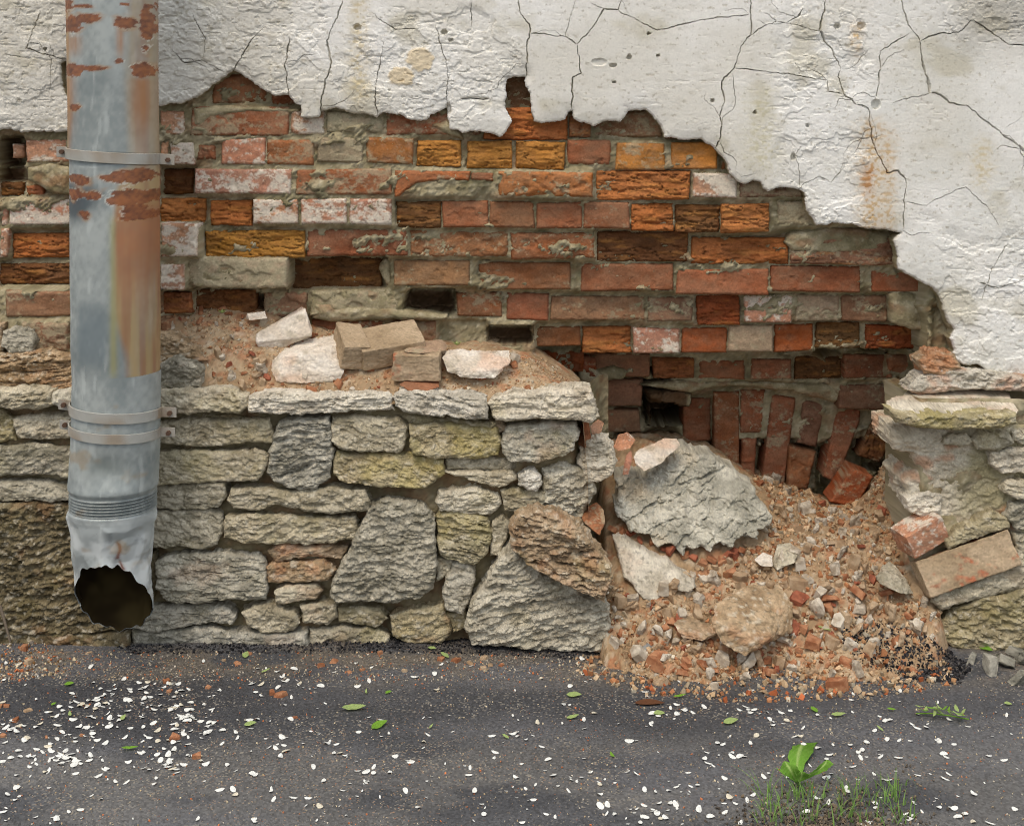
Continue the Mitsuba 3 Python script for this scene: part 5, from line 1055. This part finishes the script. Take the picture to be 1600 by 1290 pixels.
for k in range(26):
    u = r.random(); b = st[0] * (1 - u) + st[-1] * u + [0, 0, .006 + .01 * r.random()]
    key = newkey('leafy_sprig__leaf')
    scene[key] = {**LEAVES[k % 3], 'bsdf': {'type': 'ref', 'id': 'leaf_pale' if r.random() < .65 else 'leaf_green'}, 'to_world': T().translate(b.tolist()).rotate([0, 0, 1], r.uniform(0, 360)).rotate([0, 1, 0], r.uniform(-40, 30)).translate([.008, 0, 0]).scale(r.uniform(.012, .026))}
# twig at the left edge
P0 = np.array([at(0, 945, -.2), at(8, 972, -.21), at(16, 1002, -.22)])
tag(put('twig', tube(P0, [.004, .0035, .0025]), 'wood_twig', True), 'thin grey twig leaning on the plinth at the left edge', 'twig')

# grass and the broad-leaved weed at the bottom right
r = np.random.default_rng(12)
V, F, n = [], [], 0
for k in range(230):
    cx = (1205, 1262, 1330, 1395)[k % 4] + r.normal(0, 17) if k < 260 else r.uniform(1150, 1440)
    y = r.uniform(1226, 1290)
    g = at_ground(np.clip(cx, 1130, 1500), y)
    L = r.uniform(.016, .050) * (1.35 if r.random() < .18 else 1)
    az, lean = r.uniform(0, 2 * np.pi), r.uniform(.1, 1.0)
    t = np.linspace(0, 1, 5)[:, None]
    d = np.array([math.cos(az), math.sin(az), 0])
    c = g + d * lean * L * t ** 1.8 + np.array([0, 0, L]) * (t - .35 * lean * t ** 2)
    s = np.cross(d, [0, 0, 1]) * (.0016 * (1 - .92 * t))
    V.append(np.vstack([c + s, c - s])); i = np.arange(4)
    F.append(np.vstack([np.c_[i, i + 1, i + 6], np.c_[i, i + 6, i + 5]]) + n); n += 10
tag(put('grass', (np.vstack(V), np.vstack(F)), 'grass_blade', True), 'sparse tuft of fresh grass blades at the bottom right edge of the path', 'grass', kind='stuff')
tag('broadleaf_weed', 'bright green weed with two upright broad leaves in the grass tuft', 'weed')
def blade(base, tip, wid, bend, n=26):
    t = np.linspace(0, 1, n)[:, None]
    c = base + (np.asarray(tip) - base) * t + np.array(bend) * np.sin(np.pi * t)
    w = wid * (np.sin(np.pi * np.clip(t ** 1.35, 0, 1)) ** .7 * (1 + .10 * np.sin(t * 19)) + .06)
    cols, shade = [], []
    for u in np.linspace(-1, 1, 9):
        side = np.array([1.0, .25, 0]) * u * w + np.array([0, -.55, .1]) * w * abs(u) ** 1.3 + np.array([0, 1.0, 0]) * .10 * w * np.sin(t * 46 + 9 * abs(u)) * abs(u)
        cols.append(c + side)
        vein = np.clip(1 - abs(u) * 5, 0, 1) + .35 * np.clip(np.sin(t[:, 0] * 60 - 16 * abs(u)) - .55, 0, 1)
        shade.append(lerp(np.array([.15, .31, .045]) * (1 + .25 * np.sin(7 * t + u)), np.array([.36, .50, .16]), np.clip(vein + 0 * t[:, 0], 0, 1)))
    F = []
    i = np.arange(n - 1)
    for k in range(8):
        F += [np.c_[k * n + i, (k + 1) * n + i, (k + 1) * n + i + 1], np.c_[k * n + i, (k + 1) * n + i + 1, k * n + i + 1]]
    return (np.vstack(cols), np.vstack(F)), np.clip(np.vstack(shade), .01, .8)
b0 = at_ground(1245, 1222)
for tip, w, bd in [((1272, 1150, -.56), .026, (-.010, .01, .016)), ((1198, 1164, -.56), .019, (-.018, 0, .014)), ((1226, 1188, -.80), .016, (-.004, -.02, .012)), ((1292, 1186, -.78), .015, (.012, -.015, .012)), ((1252, 1204, -.86), .013, (0, -.02, .01))]:
    bm, bc = blade(b0, at(*tip), w, bd)
    put('leaf', bm, 'leaf_veined', True, bc, 'broadleaf_weed')
# soil the tuft grows from
r = np.random.default_rng(13)
pts = [at_ground(r.normal(1285, 75), min(1292, 1300 - abs(r.normal(0, 34))), .001) for _ in range(1100)]
mesh, col = crumb_mesh(pts, r.uniform(.0015, .006, 1500), [[lin(98, 90, 80), lin(124, 110, 92), lin(80, 74, 68)][k % 3] for k in range(1500)], 14)
tag(put('soil', mesh, 'dull', False, col), 'patch of crumbly soil under the grass tuft', 'soil', kind='stuff')
# small weeds in the brickwork
for px, py, Y in [(347, 487, .03), (714, 537, .03)]:
    k = newkey('wall_sprout')
    tag(k, 'tiny green sprout in the debris at the back of the ledge, ' + ('left of the chunks' if px < 500 else 'behind the white chunk'), 'sprout')
    for q in range(5):
        kk = newkey(k + '__leaf')
        scene[kk] = {**LEAVES[q % 3], 'bsdf': {'type': 'ref', 'id': 'leaf_pale'}, 'to_world': T().translate(at(px, py + 2, Y).tolist()).rotate([0, 0, 1], 72 * q + 20).rotate([0, 1, 0], -35).translate([.007, 0, 0]).scale(.017)}

# ------------------------------------------------------------------ downpipe
PIPE = tag('downpipe', 'rust-stained galvanised downpipe with a slanted open mouth just above the path', 'downpipe')
AX_Y = -0.255
dP = AX_Y - CAM_Y
def pz(py, Y=AX_Y): return CAM_H - (py - HOR) * (Y - CAM_Y) / FPX
def px_x(px): return (px - 800) * dP / FPX
def pipe_colors(P, kind):
    s = P[:, 0] / dP * FPX + 800
    v = HOR + (CAM_H - P[:, 2]) * FPX / dP
    f = np.c_[P[:, 0], P[:, 1] * 0.6, P[:, 2]]
    zinc = lerp(lin(132, 140, 140), lin(164, 170, 168), sstep(.3, .7, .6 * fbm(f, 14, 4, 601, (1, 1, .3)) + .4 * fbm(f, 110, 3, 6011, (1, 1, .6))))
    zinc = lerp(zinc, lin(108, 118, 120), .6 * sstep(.52, .7, fbm(f, 7, 3, 602)))
    zinc = lerp(zinc, lin(190, 196, 194), .4 * sstep(.6, .75, fbm(f, 45, 3, 603, (1.6, 1, .3))))
    if kind == 'top':
        w1 = 14 * (fbm(f, 12, 3, 604, (1, 1, .3)) - .5)
        stain = sstep(210, 226, s + w1 + 18 * sstep(250, 300, v) * (1 - sstep(470, 560, v)) * 1.0) * (0.55 + .45 * sstep(240, 300, v))
        stain = np.maximum(stain, (1 - sstep(116, 132, s + w1)) * (1 - sstep(220, 270, v)) * .8)
        stain *= .25 + .65 * fbm(f, 20, 3, 605, (1.6, 1, .25)) + .65 * fbm(f, 60, 3, 6051, (1.6, 1, .06))
        c = lerp(zinc, lerp(lin(168, 142, 96), lin(150, 108, 70), sstep(.35, .65, fbm(f, 40, 3, 6052, (1.6, 1, .08)))), np.clip(stain, 0, .85))
        rusty = sstep(194, 208, s + .5 * w1) * sstep(300, 335, v) * (1 - sstep(380, 500, v))
        c = lerp(c, lin(150, 146, 96), .7 * np.exp(-((s - 197 + .4 * w1) / 6) ** 2) * sstep(320, 350, v) * (1 - sstep(560, 590, v))) 
        c = lerp(c, lerp(lin(168, 112, 76), lin(140, 98, 80), fbm(f, 18, 3, 6061)), np.clip(rusty * (.35 + .5 * fbm(f, 25, 3, 606) + .5 * fbm(f, 60, 3, 6062, (1.6, 1, .06))), 0, .85))
        for rx, ry, rl, rw in [(122, 122, 120, 12), (232, 125, 110, 13), (205, 50, 60, 5), (128, 60, 40, 16), (138, 285, 60, 10)]:
            c = lerp(c, lin(160, 110, 66), .75 * np.clip(np.exp(-((s - rx) / rw) ** 2) * sstep(ry - 6, ry + 4, v) * (1 - sstep(ry + .3 * rl, ry + rl, v)) * (.3 + 1.2 * fbm(f, 60, 3, 6063, (1.6, 1, .06))), 0, 1))
        dark = (1 - sstep(150, 205, s)) * sstep(270, 300, v + 20 * (fbm(f, 20, 3, 607) - .5)) * (1 - sstep(335, 372, v + .5 * (s - 110) + 30 * (fbm(f, 25, 3, 608) - .5)))
        c = lerp(c, lin(72, 82, 88), .92 * np.clip(dark, 0, 1))
        dk2 = sstep(132, 146, s) * (1 - sstep(178, 196, s)) * sstep(440, 500, v) * (1 - sstep(545, 570, v))
        c = lerp(c, lin(108, 120, 126), .6 * dk2)
        m = np.full(len(P), 9.0)
        for x, y, a, b in [(125, 42, 26, 14), (155, 34, 22, 8), (118, 12, 18, 10), (145, 14, 26, 3), (212, 40, 17, 10), (213, 11, 11, 4), (125, 112, 24, 11), (155, 108, 38, 4), (232, 112, 15, 13), (205, 97, 8, 4), (135, 168, 12, 6), (140, 277, 24, 8), (215, 272, 34, 11), (232, 268, 16, 12), (130, 300, 22, 11), (166, 302, 14, 7), (218, 302, 34, 16), (152, 330, 12, 9), (228, 330, 28, 14), (238, 40, 8, 40)]:
            m = np.minimum(m, np.hypot((s - x) / a, (v - y) / b))
        m = m + 2.5 * (.55 * fbm(f, 22, 3, 609, (.55, .55, 1.7)) + .45 * fbm(f, 80, 4, 6091, (.7, .7, 1.4)) - .47)
        rim = (1 - sstep(1.04, 1.14, m)) * sstep(.93, 1.0, m) * sstep(.4, .6, fbm(f, 16, 2, 6092))
        c = lerp(c, lin(206, 208, 198), .6 * rim)
        halo = (1 - sstep(1.0, 1.5, m)) * sstep(.4, .7, fbm(f, 22, 3, 6093))
        c = lerp(c, lin(164, 122, 76), .55 * halo)
        c = lerp(c, lerp(lin(96, 58, 42), lin(150, 92, 56), sstep(.25, .75, .5 * fbm(f, 40, 3, 610) + .5 * fbm(f, 150, 2, 6101))), .93 * (1 - sstep(.92, 1.02, m)))
    else:
        c = zinc
        c = lerp(c, lin(120, 130, 126), .55 * np.exp(-(((s - 180) / 28) ** 2 + ((v - 712) / 14) ** 2)))
        c = lerp(c, lin(205, 210, 210), (.35 + .5 * sstep(.45, .6, fbm(f, 12, 4, 613))) * sstep(785, 800, v))
        c = lerp(c, lin(118, 124, 124), .5 * sstep(.58, .72, fbm(f, 30, 4, 6131)) * sstep(785, 800, v))
        tear = np.exp(-((s - (199 + .05 * (v - 830) + 3 * np.sin(v / 6))) / 3.0) ** 2) * sstep(826, 832, v) * (1 - sstep(884, 892, v))
        tear *= sstep(.42, .55, fbm(f, 60, 2, 614))
        c = lerp(c, lin(126, 70, 50), .9 * np.clip(tear, 0, 1))
        c = lerp(c, lin(150, 120, 70), .4 * sstep(.6, .75, fbm(f, 24, 3, 615)))
    return np.clip(c, .02, .8)
def lathe_pipe(rings, nseg=180, wave=None, cut=None, res=.0032):
    """rings: (py of the axis, centre px, radius px); straight tube through them with dents"""
    rings = np.array(rings, float)
    zz = [pz(r[0]) for r in rings]
    z = np.linspace(zz[0], zz[-1], max(8, int((zz[0] - zz[-1]) / res)))
    o = np.argsort(zz)
    cx = np.interp(z, np.array(zz)[o], np.array([px_x(r[1]) for r in rings])[o]); rr = np.interp(z, np.array(zz)[o], rings[o, 2]) * dP / FPX
    th = np.arange(nseg) * 2 * np.pi / nseg
    TH, Zg = np.meshgrid(th, z)
    R = np.repeat(rr[:, None], nseg, 1)
    if cut is not None:
        zc = cut(TH)
        lo = zc; f = (z[0] - Zg) / (z[0] - z[-1]); Zg = z[0] - f * (z[0] - lo)
    P = np.stack([np.repeat(cx[:, None], nseg, 1), np.full_like(R, AX_Y), Zg], -1)
    D = np.stack([np.sin(TH), -np.cos(TH), 0 * TH], -1)
    base = (P + D * R[..., None]).reshape(-1, 3)
    if wave is not None: R = R + wave(base, TH.ravel()).reshape(R.shape)
    V = (P + D * R[..., None]).reshape(-1, 3)
    i, j = np.meshgrid(np.arange(len(z) - 1), np.arange(nseg), indexing='ij')
    a = (i * nseg + j).ravel(); b = (i * nseg + (j + 1) % nseg).ravel()
    F = np.vstack([np.c_[a, a + nseg, b], np.c_[b, a + nseg, b + nseg]])
    return V, F
def dent(amp, f, seed): return lambda P, th: amp * (fbm(P, f, 3, seed, (1, 1, .7)) - .5)
top = lathe_pipe([(-320, 174, 69.5), (0, 175.5, 69.5), (240, 178, 69), (243, 178, 67), (254, 178, 67), (258, 179.5, 68.5), (540, 181, 67.5), (592, 182, 66)], wave=dent(.0035, 9, 620), cut=lambda TH: pz(592) + .006 * np.sin(2 * TH + .6) + .003 * np.sin(5 * TH))
put('pipe_section', top, 'zinc', True, pipe_colors(top[0], 'top'), PIPE)
tag(PIPE + '__pipe_section', 'long upper pipe length with flaking paint and brown rust streaks')
def sleeve_wave(P, th):
    v = HOR + (CAM_H - P[:, 2]) * FPX / dP; s = 800 + P[:, 0] * FPX / dP
    front = np.cos(th) > 0
    return .004 * (fbm(P, 9, 3, 621) - .5) - .014 * np.exp(-(((s - 186) / 32) ** 2 + ((v - 722) / 26) ** 2)) * front + .004 * np.exp(-(((s - 205) / 20) ** 2 + ((v - 752) / 12) ** 2)) * front
sl = lathe_pipe([(578, 182.5, 67), (640, 182, 67.5), (690, 180.5, 68), (745, 177.5, 68.5), (757, 177, 69.2), (762, 177, 66), (766, 177, 64.5)], wave=sleeve_wave)
put('pipe_sleeve', sl, 'zinc', True, pipe_colors(sl[0], 'low'), PIPE)
neck = [(764, 177, 65)]
for k in range(6):
    y = 767 + k * 4.6
    neck += [(y, 177, 66.8), (y + 2.3, 176.5, 63.0)]
neck += [(797, 176, 65.5)]
nk = lathe_pipe(neck, res=.0008)
put('corrugated_ring', nk, 'zinc', True, pipe_colors(nk[0], 'low') * .75, PIPE)
def out_wave(P, th):
    v = HOR + (CAM_H - P[:, 2]) * FPX / dP; s = 800 + P[:, 0] * FPX / dP
    front = np.cos(th) > -.2
    w = .016 * (fbm(P, 9, 2, 630) - .5) + .014 * (np.abs(2 * fbm(P, 11, 2, 631) - 1) - .4)
    w += .015 * (ridged(P, 10, 2, 632, (1, 1, .6)) ** 2 - .35) * front
    w -= .014 * np.exp(-(((s - 196 - .18 * (v - 840)) / 11) ** 2)) * sstep(805, 840, v) * front
    w -= .010 * np.exp(-(((s - 150) / 24) ** 2 + ((v - 880) / 26) ** 2)) * front
    return w * sstep(792, 812, v)
def mouth(TH):
    zf, zb = CAM_H - (886 - HOR) * (AX_Y - .10 - CAM_Y) / FPX, CAM_H - (983 - HOR) * (AX_Y + .085 - CAM_Y) / FPX
    m = (zf + zb) / 2 + (zf - zb) / 2 * np.sign(np.cos(TH)) * np.abs(np.cos(TH)) ** .9
    return m + .0035 * np.sin(9 * TH + 1) + .003 * np.sin(17 * TH) - .006 * np.exp(-((TH - .05) / .06) ** 2) + .006 * np.exp(-((TH - .45) / .12) ** 2)
ou = lathe_pipe([(790, 176, 64.5), (797, 175.5, 67), (815, 175, 67.5), (870, 174.5, 63.5), (960, 175, 59)], wave=out_wave, cut=mouth)
put('outlet', ou, 'zinc', True, pipe_colors(ou[0], 'out'), PIPE)
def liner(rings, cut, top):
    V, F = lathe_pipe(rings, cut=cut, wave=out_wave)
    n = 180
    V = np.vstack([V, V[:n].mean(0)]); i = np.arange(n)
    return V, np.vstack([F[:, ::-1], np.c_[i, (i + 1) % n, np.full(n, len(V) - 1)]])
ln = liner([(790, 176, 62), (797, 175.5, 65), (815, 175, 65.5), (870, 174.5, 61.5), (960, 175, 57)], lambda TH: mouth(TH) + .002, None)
put('dark_liner', ln, 'dull', True, lerp(lin(44, 36, 24), lin(70, 60, 38), sstep(.35, .7, fbm(ln[0], 14, 3, 650))), PIPE)  # added liner in dark grime colour darkens the inside; its lid blocks sky light
tag(PIPE + '__dark_liner', 'added dark grimy liner, closed on top, that keeps the inside of the outlet dark')
tag(PIPE + '__outlet', 'crumpled pale outlet cut at a slant with a ragged dark mouth')
def strap(pyc, hpx, slope, cxpx, rpx, lug_l, lug_r):
    r0 = rpx * dP / FPX; hh = hpx * dP / FPX; th = np.linspace(-math.pi / 2, math.pi / 2, 60)
    cx = px_x(cxpx)
    path = [(px_x(lug_l), AX_Y + .004)] + [(cx - r0 - .012, AX_Y + .002)] + [(cx + r0 * math.sin(t), AX_Y - r0 * math.cos(t)) for t in th] + [(cx + r0 + .012, AX_Y + .002), (px_x(lug_r), AX_Y + .004)]
    path = np.array(path)
    t = np.gradient(path, axis=0); t /= np.linalg.norm(t, axis=1, keepdims=True); nrm = np.c_[t[:, 1], -t[:, 0]]
    zc = pz(pyc) - slope * (path[:, 0] - cx)
    ring = []
    for o, dz in ((0.0, -.5), (0.0, .5), (.0028, .46), (.0028, -.46)):
        pp = path + nrm * o
        ring.append(np.c_[pp, zc + dz * hh])
    n = len(path); V = np.vstack(ring); i = np.arange(n - 1); F = []
    for a, b in ((0, 1), (1, 2), (2, 3), (3, 0)):
        F += [np.c_[a * n + i, b * n + i, b * n + i + 1], np.c_[a * n + i, b * n + i + 1, a * n + i + 1]]
    for e in (0, n - 1): F.append(np.array([[e, n + e, 2 * n + e], [e, 2 * n + e, 3 * n + e]]))
    return (V, np.vstack(F)), zc, path
for pyc, hpx, sl_, cxp, rp, ll, lr in [(243, 17, .07, 178, 70.5, 88, 272), (638, 16, .07, 182, 69.5, 91, 275), (669, 15, .07, 181, 69.5, 93, 273)]:
    mesh, zc, path = strap(pyc, hpx, sl_, cxp, rp, ll, lr)
    V = mesh[0]
    col = lerp(lin(150, 150, 144), lin(176, 176, 170), fbm(V, 30, 3, 640))
    col = lerp(col, lin(140, 118, 92), .6 * sstep(.45, .7, fbm(V, 14, 3, 641)) + .25 * (np.abs(V[:, 0] - px_x(cxp)) > .105))
    ck = put('clamp', mesh, 'zinc', 30 if False else False, np.clip(col, 0, .8), PIPE)
    for e, sx in ((0, .014), (-1, -.014)):
        b = trimesh.creation.cylinder(.0058, .012, sections=6); b.apply_transform(trimesh.transformations.rotation_matrix(math.pi / 2, [1, 0, 0]))
        b.apply_translation([path[e, 0] + sx, AX_Y - .004, zc[e]])
        put('bolt', b, 'rusty_iron', False, None, ck)
    # spike into the wall behind the clamp
    yb = 0.0 if pyc < 400 else -.07
    put('spike', tube([[px_x(cxp), AX_Y + rp * dP / FPX - .002, zc[len(zc) // 2]], [px_x(cxp), yb, zc[len(zc) // 2]]], .007), 'rusty_iron', True, None, ck)
